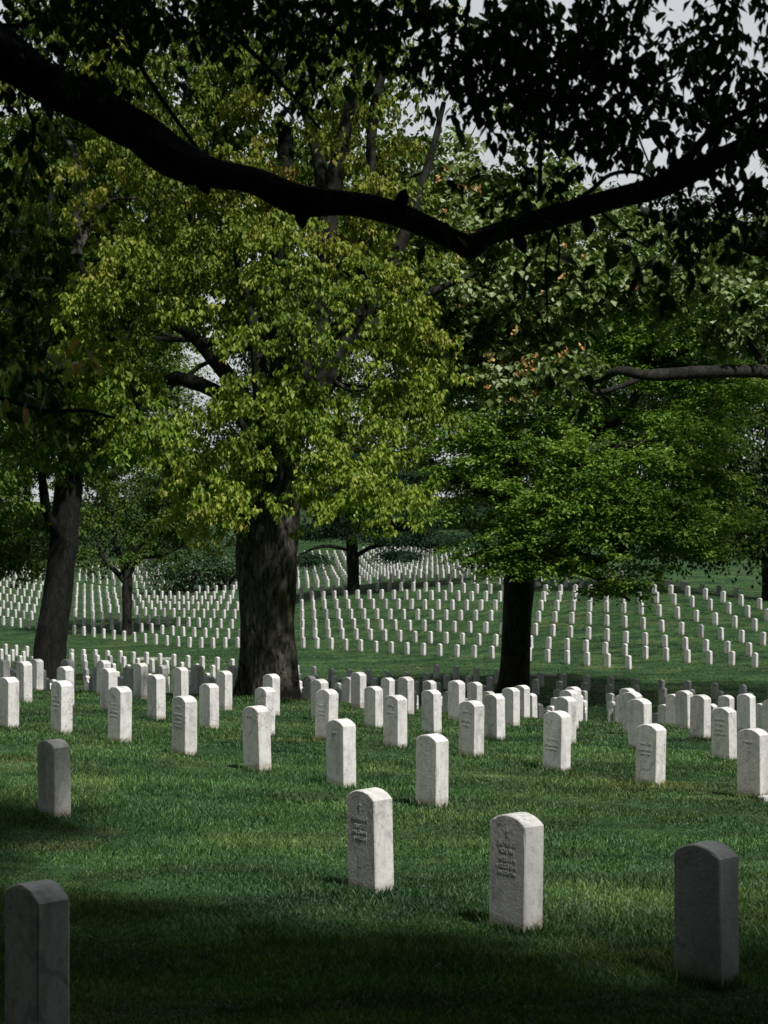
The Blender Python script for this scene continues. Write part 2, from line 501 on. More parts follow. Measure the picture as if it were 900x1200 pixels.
for j in range(4, 15):
    if j == 14: qv, ph = 48.46, 0.04
    elif j == 13: qv, ph = 45.81, 0.12
    else: qv, ph = 15.52 + 3.03 * (j - 3), 0.17 + 0.295 * (j - 3)
    sk = (lambda X, d: X < 1.9) if j == 14 else None
    row_points(qv, ph, 1, j + 1, 12, 130, sk)
for k in range(0, 26):
    qv = 56.73 + 3.1 * k + (1.6 if k >= 7 else 0)
    if k == 1: qv = 60.0
    ph = 0.35 + 0.33 * k if k != 1 else 0.91
    def sk(X, d, k=k, qv=qv):
        if k == 0 and X > 10.9: return True
        if qv > 84 + (19 - X) * 2.2: return True
        return d > 181
    row_points(qv, ph, 2, k + 1, 60, 182, sk)

TRUNKS = [(317, 31.0, 0.75), (604, 62, 0.8), (57, 66, 0.9), (149, 113, 0.5), (216, 146, 0.5), (261, 148, 0.5), (414, 120, 0.6), (899, 101, 0.7)]
TR = [((x - 450) / F * d, d, r) for x, d, r in TRUNKS]
stones = [s for s in stones if all(math.hypot(s[0] - a, s[1] - b) > r + 0.35 for a, b, r in TR)]
# drop doubles where the measured rows and the lattice overlap
keep = []
for s in stones:
    if all(math.hypot(s[0] - t[0], s[1] - t[1]) > 0.7 for t in keep[-400:]): keep.append(s)
stones = sorted(keep, key=lambda s: s[1])
S = np.array([(s[0], s[1]) for s in stones])
SZ = ground(S[:, 0], S[:, 1])


def proj(X, d, Z):
    return 450 + F * X / d, 600 - F * (Z - EYE) / d


# which stones the photograph shows: hidden-surface test against ground, nearer stones and trunks
def visible_list():
    vis = []
    rects = []
    ts = np.linspace(0.02, 0.98, 60)
    for i in range(len(stones)):
        X, d = S[i]; z = SZ[i]
        px_, pyb = proj(X, d, z); _, pyt = proj(X, d, z + SH)
        hw = 0.14 * F / d
        pts_ok = 0
        if -hw * 0.3 < px_ < 900 + hw * 0.3 and pyt < 1195:
            for fr in (0.95, 0.75, 0.5, 0.25):
                zz = z + SH * fr
                gx, gy = X * ts, d * ts
                gz = ground(gx, gy)
                los = EYE + (zz - EYE) * ts
                if (gz > los + 0.03).any(): continue
                py = 600 - F * (zz - EYE) / d
                for ox in (-0.7, 0, 0.7):
                    xx = px_ + ox * hw
                    if not (0 < xx < 900): continue
                    if any(r[0] < xx < r[1] and r[2] < py < r[3] for r in rects): continue
                    pts_ok += 1
        rects.append((px_ - hw, px_ + hw, pyt, pyb))
        vis.append(pts_ok)
        # trunks count as blockers once passed
    return vis


vis = visible_list()
trunk_cols = [(283, 350, 31), (588, 622, 62), (40, 82, 66)]
shown = []
for i, (s, v) in enumerate(zip(stones, vis)):
    px_, _ = proj(s[0], s[1], SZ[i])
    hid = any(a < px_ < b and s[1] > dd for a, b, dd in trunk_cols)
    if v >= 2 and not hid: shown.append(i)
indiv = shown[:299]
indiv_set = set(indiv)

ORD = ['zeroth', 'first', 'second', 'third', 'fourth', 'fifth', 'sixth', 'seventh', 'eighth', 'ninth', 'tenth', 'eleventh', 'twelfth', 'thirteenth', 'fourteenth',
       'fifteenth', 'sixteenth', 'seventeenth', 'eighteenth', 'nineteenth', 'twentieth', 'twenty-first', 'twenty-second', 'twenty-third', 'twenty-fourth', 'twenty-fifth',
       'twenty-sixth', 'twenty-seventh', 'twenty-eighth', 'twenty-ninth', 'thirtieth', 'thirty-first', 'thirty-second', 'thirty-third', 'thirty-fourth', 'thirty-fifth',
       'thirty-sixth', 'thirty-seventh', 'thirty-eighth', 'thirty-ninth', 'fortieth'] + ['%dth' % k for k in range(41, 80)]
HAND = {
    (0, 43): 'dark veined headstone cut by the bottom left corner of the photo',
    (1, 828): 'large headstone with black shaded face at the bottom right, turf dark round it',
    (1, 604): 'grey-faced headstone with shallow lettering, between the two nearest centre and right stones',
    (1, 435): 'headstone with shaded lettered face and a dark chip low on its sunlit edge',
    (1, 64): 'lone shaded headstone with bluish face and chipped edge near the left side of the photo',
    (2, 506): 'clean bright headstone standing right behind the centre front stone, tall and unmarked',
    (2, 400): 'warm white headstone with small crest, left of the clean bright centre stone',
    (2, 302): 'bright headstone with two dark specks near the top, beside a worn brown turf patch',
    (2, 216): 'white headstone with faint lettering and slanting grey vein, left of the brown turf patch',
    (2, 140): 'speckled white headstone with dark arc and name, third from the left in its row',
    (2, 72): 'white headstone with four dark lettered lines, in front of the leaning left trunk',
    (2, 10): 'grey streaked headstone touching the left edge of the photo above the lone shaded stone',
    (3, 883): 'headstone at the right edge with a small pale slab lying at its foot',
    (3, 762): 'blue-grey shaded headstone standing at the near end of the right hand aisle',
    (3, 652): 'white headstone with small dark cross mark and a chip halfway down its edge',
    (3, 552): 'speckled pale headstone just right of the clean bright centre stone',
    (3, 463): 'smooth white headstone directly above and behind the warm white crested stone',
}
byrow = {}
for i in indiv:
    byrow.setdefault((stones[i][2], stones[i][3]), []).append(i)
rank = {}
for k_, L in byrow.items():
    L.sort(key=lambda i: S[i, 0] / S[i, 1])
    for r_, i in enumerate(L): rank[i] = (r_ + 1, len(L))


def mk_label(i):
    X, d, blk, row = stones[i]
    x_ = 450 + F * X / d
    for (r_, hx), t in HAND.items():
        if blk == 1 and r_ == row and abs(x_ - hx) < 1.5: return t
    k, n = rank[i]
    if blk == 1:
        if row == 14: rr = 'the long row before the mown lane'
        elif row == 15: rr = 'the last row before the mown lane'
        elif row <= 5: rr = 'the %s slanting row from the front' % ORD[row + 0 if row else 1]
        else: rr = 'the %s slanting row, beyond the crest' % ORD[row]
        return 'white rounded headstone, %s from the left in %s' % (ORD[k], rr)
    return 'small white headstone, %s from left in the %s row up the far slope' % (ORD[k], ORD[row])


inscribed = {}
objs_by_key = {}
for i in indiv:
    X, d, blk, row = stones[i]
    o = bpy.data.objects.new('headstone', variants[rng.integers(0, 5)])
    link(o)
    o.location = (X, d, SZ[i] - 0.004)
    o.rotation_euler = (R(rng.normal(0, 0.8)), R(rng.normal(0, 0.8)), ROT0 + R(rng.normal(0, 1.6)))
    s_ = 1 + rng.normal(0, 0.018)
    o.scale = (1, 1, s_)
    if blk == 1 and row == 1 and abs(450 + F * X / d - 828) < 2: o.scale = (1.0, 1.0, 1.03)
    tag(o, mk_label(i), 'headstone', 'white marble headstones standing in rows')
    if blk == 1 and row <= 4 and d < 24:
        objs_by_key[(row, round(450 + F * X / d))] = o

# the remaining stones as one mass
def stone_mass(ids):
    xs_, zs = stone_profile(6)
    prof = np.array([(-SW / 2, -0.1)] + list(zip(xs_, zs)) + [(SW / 2, -0.1)])
    n = len(prof)
    loc = np.concatenate([np.stack([prof[:, 0], np.full(n, -SD / 2), prof[:, 1]], -1), np.stack([prof[:, 0], np.full(n, SD / 2), prof[:, 1]], -1)])
    V, FI, FL = [], [], []
    for c, i in enumerate(ids):
        a = ROT0 + R(rng.normal(0, 1.8)); ca, sa = math.cos(a), math.sin(a)
        t1, t2 = rng.normal(0, 0.022, 2)
        v = loc.copy(); v[:, 2] *= 1 + rng.normal(0, 0.02)
        x = v[:, 0] * ca - v[:, 1] * sa + v[:, 2] * t1 + S[i, 0]
        y = v[:, 0] * sa + v[:, 1] * ca + v[:, 2] * t2 + S[i, 1]
        V.append(np.stack([x, y, v[:, 2] + SZ[i]], -1))
        b = c * 2 * n
        for k in range(n - 1):
            FI += [b + k, b + k + 1, b + n + k + 1, b + n + k]; FL.append(4)
        FI += [b + k for k in range(n)][::-1]; FL.append(n)
        FI += [b + n + k for k in range(n)]; FL.append(n)
    return mesh_np('headstones_beyond', np.concatenate(V), FI, FL, M['marble_far'])


rest = [i for i in range(len(stones)) if i not in indiv_set]
hm = stone_mass(rest)
tag(hm, 'mass of tiny white headstones climbing the far slope under the trees', 'headstones', kind='stuff')
print('stones', len(stones), 'shown', len(shown), 'indiv', len(indiv), 'rest', len(rest))

def tufts():
    P = []
    for i in indiv:
        X, d, blk, row = stones[i]
        if d > 26: continue
        n = int(420 * min(1, 12 / d) + 120)
        u = rng.uniform(-1, 1, n) * (SW / 2 + .03); side = rng.random(n) < .5
        v = np.where(side, 1, -1) * (SD / 2 + rng.exponential(.012, n) + .003)
        k = rng.random(n) < .3
        u2 = np.where(rng.random(n) < .5, 1, -1) * (SW / 2 + rng.exponential(.012, n) + .003); v2 = rng.uniform(-1, 1, n) * SD / 2
        uu = np.where(k, u2, u); vv = np.where(k, v2, v)
        ca, sa = math.cos(ROT0), math.sin(ROT0)
        P.append(np.stack([X + uu * ca - vv * sa, d + uu * sa + vv * ca], -1))
    P = np.concatenate(P); n = len(P)
    z = ground(P[:, 0], P[:, 1])
    h = rng.uniform(.03, .085, n); w = (0.003 + 0.00025 * P[:, 1])
    ang = rng.random(n) * 6.28
    sd_ = np.stack([np.cos(ang), np.sin(ang) * .4, np.zeros(n)], -1)
    lean = np.stack([rng.normal(0, .4, n) * h, rng.normal(0, .4, n) * h, np.zeros(n)], -1)
    b = np.stack([P[:, 0], P[:, 1], z - .006], -1)
    up = np.zeros((n, 3)); up[:, 2] = h
    mid = b + up * .6 + lean * .35; tip = b + up + lean
    V = np.stack([b - sd_ * w[:, None] * .5, b + sd_ * w[:, None] * .5, mid + sd_ * w[:, None] * .4, tip, mid - sd_ * w[:, None] * .4], 1)
    i0 = (np.arange(n) * 5)[:, None]
    fi = np.concatenate([i0 + np.array([0, 1, 2, 4]), i0 + np.array([4, 2, 3])], 1)
    return mesh_np('grass', V.reshape(-1, 3), fi, np.tile([4, 3], n), M['blade'])


tag(tufts(), 'longer untrimmed grass blades standing round the feet of the near headstones', 'grass', kind='stuff')

# ------------------------------------------------------------------ carved faces
def strokes_mesh(o, lines, emblem=None, seed=0):
    """shallow dark letter strokes on the -y face; lines = [(z, half width, height)]"""
    rs = random.Random(seed)
    V, FI = [], []
    y = -SD / 2 - 0.0017
    def bar(x0, z0, x1, z1, w):
        dx, dz = x1 - x0, z1 - z0
        L = math.hypot(dx, dz) or 1e-6
        px_, pz = -dz / L * w / 2, dx / L * w / 2
        b = len(V)
        for (xx, zz) in ((x0 + px_, z0 + pz), (x0 - px_, z0 - pz), (x1 - px_, z1 - pz), (x1 + px_, z1 + pz)):
            V.append((xx, y, zz)); 
        for (xx, zz) in ((x0 + px_, z0 + pz), (x0 - px_, z0 - pz), (x1 - px_, z1 - pz), (x1 + px_, z1 + pz)):
            V.append((xx, y + 0.0025, zz))
        FI.extend([(b, b + 1, b + 2, b + 3), (b, b + 4, b + 5, b + 1), (b + 1, b + 5, b + 6, b + 2), (b + 2, b + 6, b + 7, b + 3), (b + 3, b + 7, b + 4, b)])
    for z, hw, h in lines:
        x = -hw
        while x < hw:
            cw = h * rs.uniform(0.5, 0.75)
            k = rs.randrange(5)
            if k == 0: bar(x, z, x, z + h, 0.003)
            elif k == 1: bar(x, z, x, z + h, 0.003); bar(x, z + h, x + cw, z + h, 0.0022)
            elif k == 2: bar(x, z, x + cw / 2, z + h, 0.0026); bar(x + cw / 2, z + h, x + cw, z, 0.0026)
            elif k == 3: bar(x, z, x, z + h, 0.003); bar(x, z + h / 2, x + cw, z + h / 2, 0.0022); bar(x + cw, z, x + cw, z + h, 0.003)
            else: bar(x, z, x + cw, z, 0.0024); bar(x, z + h, x + cw, z + h, 0.0024); bar(x, z, x, z + h, 0.003)
            x += cw + h * 0.28
            if rs.random() < 0.12: x += h * 0.6
    if emblem == 'cross':
        bar(0, 0.505, 0, 0.545, 0.005); bar(-0.012, 0.532, 0.012, 0.532, 0.005)
    if emblem == 'arc':
        for k in range(8):
            a0, a1 = math.pi * (0.15 + 0.0875 * k), math.pi * (0.15 + 0.0875 * (k + 1))
            bar(0.05 * math.cos(a0), 0.50 + 0.03 * math.sin(a0), 0.05 * math.cos(a1), 0.50 + 0.03 * math.sin(a1), 0.003)
    me = bpy.data.meshes.new('lettering'); me.from_pydata(V, [], FI); me.materials.append(M['letter'])
    c = bpy.data.objects.new('lettering', me); link(c, o)
    return c


def text_part(o, body, size, z, x=0.0):
    cu = bpy.data.curves.new('lettering', 'FONT'); cu.body = body; cu.size = size; cu.align_x = 'CENTER'; cu.extrude = 0.0004; cu.resolution_u = 2
    to = bpy.data.objects.new('tmp', cu); link(to)
    bpy.context.view_layer.update()
    me = bpy.data.meshes.new_from_object(to)
    me.name = 'lettering'
    bpy.data.objects.remove(to)
    c = bpy.data.objects.new('lettering', me); link(c, o)
    me.materials.clear(); me.materials.append(M['letter'])
    c.location = (x, -SD / 2 - 0.0013, z); c.rotation_euler = (math.pi / 2, 0, 0)
    return c


def ok(row, x):
    for (r_, xx), o in objs_by_key.items():
        if r_ == row and abs(xx - x) <= 2: return o


for (row, x, lines, emb) in [
    (1, 604, [(0.42, 0.05, 0.02), (0.375, 0.05, 0.018), (0.34, 0.07, 0.016), (0.305, 0.06, 0.016)], 'cross'),
    (1, 435, [(0.40, 0.05, 0.018), (0.365, 0.07, 0.016), (0.33, 0.06, 0.016)], 'cross'),
    (2, 400, [(0.50, 0.03, 0.014)], None), (2, 302, [(0.525, 0.035, 0.016)], None),
    (2, 216, [(0.51, 0.035, 0.014), (0.43, 0.08, 0.018), (0.39, 0.05, 0.02), (0.345, 0.07, 0.014), (0.31, 0.07, 0.014)], None),
    (2, 140, [(0.43, 0.05, 0.018), (0.39, 0.04, 0.022), (0.345, 0.08, 0.018), (0.30, 0.07, 0.012)], 'arc'),
    (2, 72, [(0.45, 0.045, 0.018), (0.395, 0.095, 0.026), (0.345, 0.065, 0.02), (0.30, 0.055, 0.02)], None),
    (3, 883, [(0.50, 0.05, 0.014)], None), (3, 762, [(0.42, 0.06, 0.018), (0.36, 0.08, 0.014), (0.32, 0.06, 0.014)], None),
    (3, 652, [(0.33, 0.06, 0.018), (0.27, 0.09, 0.014), (0.235, 0.07, 0.014)], 'cross'),
    (3, 552, [(0.50, 0.05, 0.014), (0.40, 0.07, 0.016), (0.35, 0.05, 0.014)], None),
    (3, 463, [(0.50, 0.05, 0.014), (0.42, 0.06, 0.016)], None), (3, 382, [(0.42, 0.08, 0.018), (0.36, 0.05, 0.016), (0.32, 0.06, 0.014)], None),
    (3, 310, [(0.42, 0.08, 0.024), (0.37, 0.05, 0.018)], None), (3, 127, [(0.50, 0.04, 0.03)], None), (3, 77, [(0.50, 0.04, 0.03), (0.43, 0.06, 0.018)], None),
    (4, 849, [(0.48, 0.07, 0.014), (0.42, 0.05, 0.02), (0.36, 0.06, 0.022), (0.31, 0.07, 0.024)], None), (4, 121, [(0.42, 0.05, 0.018), (0.38, 0.04, 0.016), (0.34, 0.05, 0.016)], None),
]:
    o = ok(row, x)
    if o: strokes_mesh(o, lines, emb, seed=x)
o = ok(1, 435)
if o: text_part(o, 'REBECCA', 0.034, 0.445)
o = ok(1, 604)
if o: text_part(o, 'DORIS G', 0.034, 0.455)

# small pale slabs lying in the turf
def slab(px_, d, L, wd, h, rot, label):
    X = (px_ - 450) / F * d
    z = float(ground(X, d))
    import bmesh
    bm = bmesh.new(); bmesh.ops.create_cube(bm, size=1)
    for v in bm.verts: v.co = Vector((v.co.x * L, v.co.y * wd, v.co.z * h))
    bmesh.ops.bevel(bm, geom=bm.edges[:], offset=h * 0.18, segments=2, affect='EDGES')
    me = bpy.data.meshes.new('flat_marker'); bm.to_mesh(me); bm.free(); me.materials.append(M['slab'])
    o = bpy.data.objects.new('flat_marker', me); link(o); o.location = (X, d, z + h * 0.42); o.rotation_euler = (0, 0, rot)
    tag(o, label, 'flat marker')


slab(899, 15.35, 0.14, 0.10, 0.05, 0.5, 'small pale slab lying at the foot of the headstone on the right edge')
slab(632, 73.5, 1.5, 0.3, 0.14, 0.0, 'low pale stone slab beside the right trunk in the mown lane')
slab(183, 91.5, 1.9, 0.3, 0.14, 0.0, 'low pale stone slab behind the long row on the left of the lane')

# ------------------------------------------------------------------ trees
def catmull(P, n):
    P = [np.array(p, float) for p in P]
    if len(P) == 2: P = [P[0], (P[0] + P[1]) / 2, P[1]]
    P = [2 * P[0] - P[1]] + P + [2 * P[-1] - P[-2]]
    out = []
    for i in range(1, len(P) - 2):
        for k in range(n):
            t = k / n
            a, b, c, d = P[i - 1], P[i], P[i + 1], P[i + 2]
            out.append(0.5 * ((2 * b) + (-a + c) * t + (2 * a - 5 * b + 4 * c - d) * t * t + (-a + 3 * b - 3 * c + d) * t ** 3))
    out.append(P[-2])
    return np.array(out)


def tube(name, pts, mat, parent, seg=10, sub=6, ridge=0.0, flare=0.0, wob=0.04, ridges=9):
    """pts: (x,y,z,r)"""
    C = catmull(pts, sub)
    c, rr = C[:, :3], np.maximum(C[:, 3], 0.002)
    n = len(c)
    t = np.gradient(c, axis=0); t /= np.linalg.norm(t, axis=1)[:, None] + 1e-9
    ref = np.array([0.3, 1, 0.05]) if abs(t[0][2]) > 0.5 else np.array([0, 0.2, 1.0])
    V = []
    for i in range(n):
        a = np.cross(t[i], ref); a /= np.linalg.norm(a); b = np.cross(t[i], a)
        for k in range(seg):
            th = 2 * math.pi * k / seg
            r = rr[i]
            ds = np.linalg.norm(c[i] - c[0])
            if ridge:
                p = Vector((math.cos(th) * ridges * .35, math.sin(th) * ridges * .35, c[i][2] * 0.45 + 7))
                r *= 1 + ridge * (mnoise.noise(p) + 0.5 * mnoise.noise(p * 2.3))
            if ridge > 0.12:
                q_ = c[i][2] + 0.15 * mnoise.noise(Vector((c[i][2] * 2, th, 0)))
                fz = mnoise.noise(Vector((math.cos(th) * 6.5, math.sin(th) * 6.5, q_ * 1.3)))
                r *= 1 - 0.085 * max(0.0, 1 - abs(fz) * 6) + 0.02 * mnoise.noise(Vector((math.cos(th) * 14, math.sin(th) * 14, q_ * 5)))
            if flare:
                lobe = 0.55 + 0.45 * math.sin(th * 3 + 1.3) + 0.3 * math.sin(th * 5 + 0.4)
                r *= 1 + flare * math.exp(-ds / (rr[0] * 0.9)) * lobe
            r *= 1 + wob * mnoise.noise(Vector((c[i][0] * 3 + th, c[i][1] * 3, c[i][2] * 3)))
            V.append(c[i] + (a * math.cos(th) + b * math.sin(th)) * r)
    FI = []
    for i in range(n - 1):
        for k in range(seg):
            k2 = (k + 1) % seg
            FI += [i * seg + k, i * seg + k2, (i + 1) * seg + k2, (i + 1) * seg + k]
    FL = [4] * ((n - 1) * seg)
    FI += list(range(seg)); FL.append(seg)
    FI += [(n - 1) * seg + k for k in range(seg)][::-1]; FL.append(seg)
    return mesh_np(name, np.array(V), FI, FL, mat, True, parent)


def local(o, parent):
    """keep world-space vertices though the parent sits at the tree's foot"""
    o.matrix_parent_inverse = parent.matrix_world.inverted()


def unit(v):
    return v / (np.linalg.norm(v, axis=-1, keepdims=True) + 1e-9)


def leaves(name, centres, outward, n_per, spread, size, mat, parent, flat=0.6, droop=0.5, rich=False, wratio=0.62, updir=0.7):
    """clumps of leaves; centres (m,3), outward (m,3)"""
    m = len(centres)
    n = m * n_per
    c = np.repeat(centres, n_per, 0); ow = np.repeat(outward, n_per, 0)
    sc = np.repeat(0.6 + 0.8 * rng.random(m), n_per)[:, None]
    off = rng.normal(0, 1, (n, 3)) * spread * sc * 0.6
    off[:, 2] *= flat
    off[:, 2] -= 0.25 * (off[:, 0] ** 2 + off[:, 1] ** 2) / (spread + 1e-6)
    p = c + off
    ca = rng.normal(0, 1, (m, 3)); ca = np.repeat(ca, n_per, 0) * 0.25
    nrm = unit(np.array([0, 0, 1.0]) * updir + ow * 0.45 + unit(off) * 0.35 + rng.normal(0, 0.38, (n, 3)) + ca)
    a = unit(unit(off) * 0.6 + np.array([0, 0, -1.0]) * droop + rng.normal(0, 0.45, (n, 3)))
    a = unit(a - nrm * (a * nrm).sum(-1, keepdims=True) * 0.85)
    b = unit(np.cross(nrm, a))
    L = (size * (0.6 + 0.7 * rng.random(n)))[:, None]
    Wd = L * wratio
    if not rich:
        fold = nrm * L * 0.10
        V = np.stack([p, p + a * L * 0.45 + b * Wd * 0.5 + fold, p + a * L - nrm * L * 0.12, p + a * L * 0.45 - b * Wd * 0.5 + fold], 1)
        i0 = (np.arange(n) * 4)[:, None]
        fi = np.concatenate([i0 + np.array([0, 1, 2]), i0 + np.array([0, 2, 3])], 1)
        fl = np.full(2 * n, 3)
        k = 4
    else:
        prof = [(0.0, 0.03), (0.18, 0.34), (0.42, 0.5), (0.68, 0.38), (0.87, 0.16)]
        rows = []
        for (s_, w_) in prof:
            bend = -nrm * L * 0.18 * s_ * s_
            rows += [p + a * L * s_ + b * Wd * w_ + nrm * L * 0.06 * w_ * 2 + bend, p + a * L * s_ + bend, p + a * L * s_ - b * Wd * w_ + nrm * L * 0.06 * w_ * 2 + bend]
        rows.append(p + a * L - nrm * L * 0.18)
        V = np.stack(rows, 1); k = 16
        f4 = []
        for r_ in range(4):
            q0 = r_ * 3
            f4 += [q0, q0 + 3, q0 + 4, q0 + 1, q0 + 1, q0 + 4, q0 + 5, q0 + 2]
        f3 = [12, 15, 13, 13, 15, 14]
        i0 = (np.arange(n) * k)[:, None]
        fi = np.concatenate([i0 + np.array(f4), i0 + np.array(f3)], 1)
        fl = np.tile([4] * 8 + [3] * 2, n)
    return mesh_np(name, V.reshape(-1, 3), fi, fl, mat, False, parent)


def sprays(name, centres, outward, mat, parent, rad=0.6, ncl=16, nleaf=9, crad=0.13, size=0.11, wratio=0.6, droop=0.7, thick=0.10, sag=0.3, tilt=0.25):
    """boughs: each centre carries a flattened spray of twig ends, each twig end a whorl of hanging leaves"""
    m = len(centres)
    R_ = rad * (0.55 + 0.8 * rng.random(m))
    nz = unit(np.array([0, 0, 1.0]) + outward * tilt + rng.normal(0, 0.16, (m, 3)))
    e1 = unit(np.cross(nz, rng.normal(0, 1, (m, 3)))); e2 = np.cross(nz, e1)
    rep_ = lambda a: np.repeat(a, ncl, 0)
    k = m * ncl
    rr = np.sqrt(rng.random(k)); ph = rng.random(k) * 2 * np.pi
    Rk = rep_(R_)
    c = rep_(centres) + rep_(e1) * (rr * np.cos(ph) * Rk)[:, None] + rep_(e2) * (rr * np.sin(ph) * Rk)[:, None] + rep_(nz) * (rng.normal(0, 1, k) * thick * Rk)[:, None]
    c[:, 2] -= sag * Rk * rr ** 2
    c += rng.normal(0, 0.03, c.shape)
    # whorls
    n = k * nleaf
    cc = np.repeat(c, nleaf, 0)
    phi = np.tile(np.arange(nleaf) * 2 * np.pi / nleaf, k) + np.repeat(rng.random(k) * 6.28, nleaf) + rng.normal(0, .35, n)
    dr = droop + rng.normal(0, 0.28, n)
    a = unit(np.stack([np.cos(phi) * np.cos(dr), np.sin(phi) * np.cos(dr), -np.sin(dr)], -1))
    up = np.stack([np.cos(phi) * np.sin(dr), np.sin(phi) * np.sin(dr), np.cos(dr)], -1)
    nrm = unit(up + rng.normal(0, 0.25, (n, 3)))
    b = unit(np.cross(nrm, a))
    p = cc + a * (crad * rng.random(n) * 0.7)[:, None] + rng.normal(0, crad * 0.3, (n, 3))
    L = (size * (0.6 + 0.65 * rng.random(n)))[:, None]
    Wd = L * wratio
    V = np.stack([p, p + a * L * 0.45 + b * Wd * 0.5 + nrm * L * 0.08, p + a * L - nrm * L * 0.15, p + a * L * 0.45 - b * Wd * 0.5 + nrm * L * 0.08], 1)
    i0 = (np.arange(n) * 4)[:, None]
    fi = np.concatenate([i0 + np.array([0, 1, 2]), i0 + np.array([0, 2, 3])], 1)
    return mesh_np(name, V.reshape(-1, 3), fi, np.full(2 * n, 3), mat, False, parent)


def lobe_clumps(lobes, k, inner=0.55, minz=None):
    """lobes: (centre xyz, radii xyz[, density]) -> clump centres and outward directions"""
    C, O = [], []
    for lb in lobes:
        c, r = np.array(lb[0], float), np.array(lb[1], float)
        dens = lb[2] if len(lb) > 2 else 1.0
        n = max(3, int(k * dens * (r[0] * r[2] + r[0] * r[1] * .5 + r[1] * r[2] * .5)))
        v = unit(rng.normal(0, 1, (n, 3)))
        rad = (inner + (1.06 - inner) * rng.random(n)) 
        p = c + v * r * rad[:, None]
        C.append(p); O.append(unit(v * np.array([1, 1, 1]) / r))
    C, O = np.concatenate(C), np.concatenate(O)
    if minz is not None:
        kz = C[:, 2] > minz
        C, O = C[kz], O[kz]
    return C, O


def pxl(L, d):
    """lobes given as (px, py, depth offset, rx px, ry px, rdepth m[, density])"""
    out = []
    for l in L:
        dd = d + l[2]
        c = W(l[0], l[1], dd)
        e = ((c), (l[3] / F * dd, l[5], l[4] / F * dd)) + ((l[6],) if len(l) > 6 else ())
        out.append(e)
    return out


def pxt(P, d):
    """tube points (px, py, depth offset, radius px) -> world"""
    out = []
    for x, y, dd, r in P:
        w_ = W(x, y, d + dd)
        out.append((w_[0], w_[1], w_[2], r / F * (d + dd)))
    return out


def empty_at(name, X, d):
    e = bpy.data.objects.new(name, None); link(e)
    e.location = (X, d, float(ground(X, d)))
    e.empty_display_size = 0.5
    return e


def tree(name, label, px_, d, trunk, limbs, lobes, k, n_per, spread, size, leafm, barkm, group=None, auto=0, ridge=0.05, flare=0.6, droop=0.5,
         inner=0.55, seg=14, flat=0.6, cat='tree', crown='crown', wratio=0.62, updir=0.7, tips=None, spray=None):
    X = (px_ - 450) / F * d
    e = empty_at(name, X, d)
    bpy.context.view_layer.update()
    g0 = e.location.z
    tp = pxt(trunk, d)
    x0, y0, z0, r0 = tp[0]
    tp = [(x0, y0, g0 - 0.35, r0)] + ([(x0, y0, g0 + 0.05, r0)] if z0 > g0 + 0.3 else []) + tp[(0 if z0 > g0 + 0.3 else 1):]
    parts = [tube('trunk', tp, M[barkm], e, seg=seg, sub=26 if ridge > .12 else 8, ridge=ridge, flare=flare, wob=0.03)]
    for L in limbs:
        parts.append(tube('branch', pxt(L, d), M['bark' if barkm == 'bark_big' else barkm], e, seg=8, sub=5, wob=0.25))
    lw = pxl(lobes, d)
    if auto:
        src = [np.array(p[:3]) for p in tp[2:]] + [np.array(p[:3]) for L in limbs for p in pxt(L, d)[1:]]
        for j in rng.choice(len(lw), min(auto, len(lw)), replace=False):
            c, r = np.array(lw[j][0]), np.array(lw[j][1])
            tgt = c + rng.normal(0, 0.35, 3) * r
            cand = [s for s in src if s[2] < tgt[2] + 0.5] or src
            s0 = min(cand, key=lambda s: np.linalg.norm(s - tgt))
            D = np.linalg.norm(tgt - s0)
            if D < 0.5: continue
            mid = (s0 + tgt) / 2 + rng.normal(0, 0.12, 3) * D
            rr = min(r0 * 0.22, 0.035 * D)
            parts.append(tube('branch', [(*s0, rr), (*mid, rr * .65), (*tgt, rr * .2)], M[barkm], e, seg=6, sub=6, wob=0.3))
    C, O = lobe_clumps(lw, k, inner)
    if tips is not None: C, O = tips(C, O)
    if spray:
        parts.append(sprays(crown, C, O, M[leafm], e, **spray))
    else:
        parts.append(leaves(crown, C, O, n_per, spread, size, M[leafm], e, flat=flat, droop=droop, wratio=wratio, updir=updir))
    for p in parts: local(p, e)
    tag(e, label, cat, group)
    return e


# 1 the big maple in the middle
def gap(C, O):
    x = 450 + F * C[:, 0] / C[:, 1]; y = 600 - F * (C[:, 2] - EYE) / C[:, 1]
    m = ((x - 207) / 30) ** 2 + ((y - 412) / 36) ** 2 > 1
    m &= ~((x > 285) & (x < 345) & (y > 610 + 14 * np.sin(x * 0.2)))
    m &= ~(y > 606 + 22 * np.sin(x * 0.055 + 1) + 10 * np.sin(x * 0.17))
    m &= ~((np.abs(x - 326 - (560 - y) * 0.35) < 26) & (y > 500) & (y < 640) & (rng.random(len(x)) < 0.93))
    m &= ~((np.abs(x - 388) < 13) & (y > 60) & (y < 420) & (C[:, 1] < 31.8) & (rng.random(len(x)) < 0.7))
    m &= ~((np.abs(x - 280 - (y - 300) * 0.12) < 10) & (y > 290) & (y < 440) & (C[:, 1] < 30) & (rng.random(len(x)) < 0.7))
    m &= ~((np.abs(x - (112 + (y - 355) * 0.40)) < 11) & (y > 340) & (y < 560) & (C[:, 1] < 31.4) & (rng.random(len(x)) < 0.7))
    m &= ~((np.abs(x - (405 + (400 - y) * 0.55)) < 12) & (y > 280) & (y < 450) & (C[:, 1] < 32) & (rng.random(len(x)) < 0.7))
    # sky shows through its top
    m &= ~((y < 230) & (np.sin(x * 0.045 + 2) * np.sin(y * 0.06 + x * 0.02) > 0.55))
    return C[m], O[m]


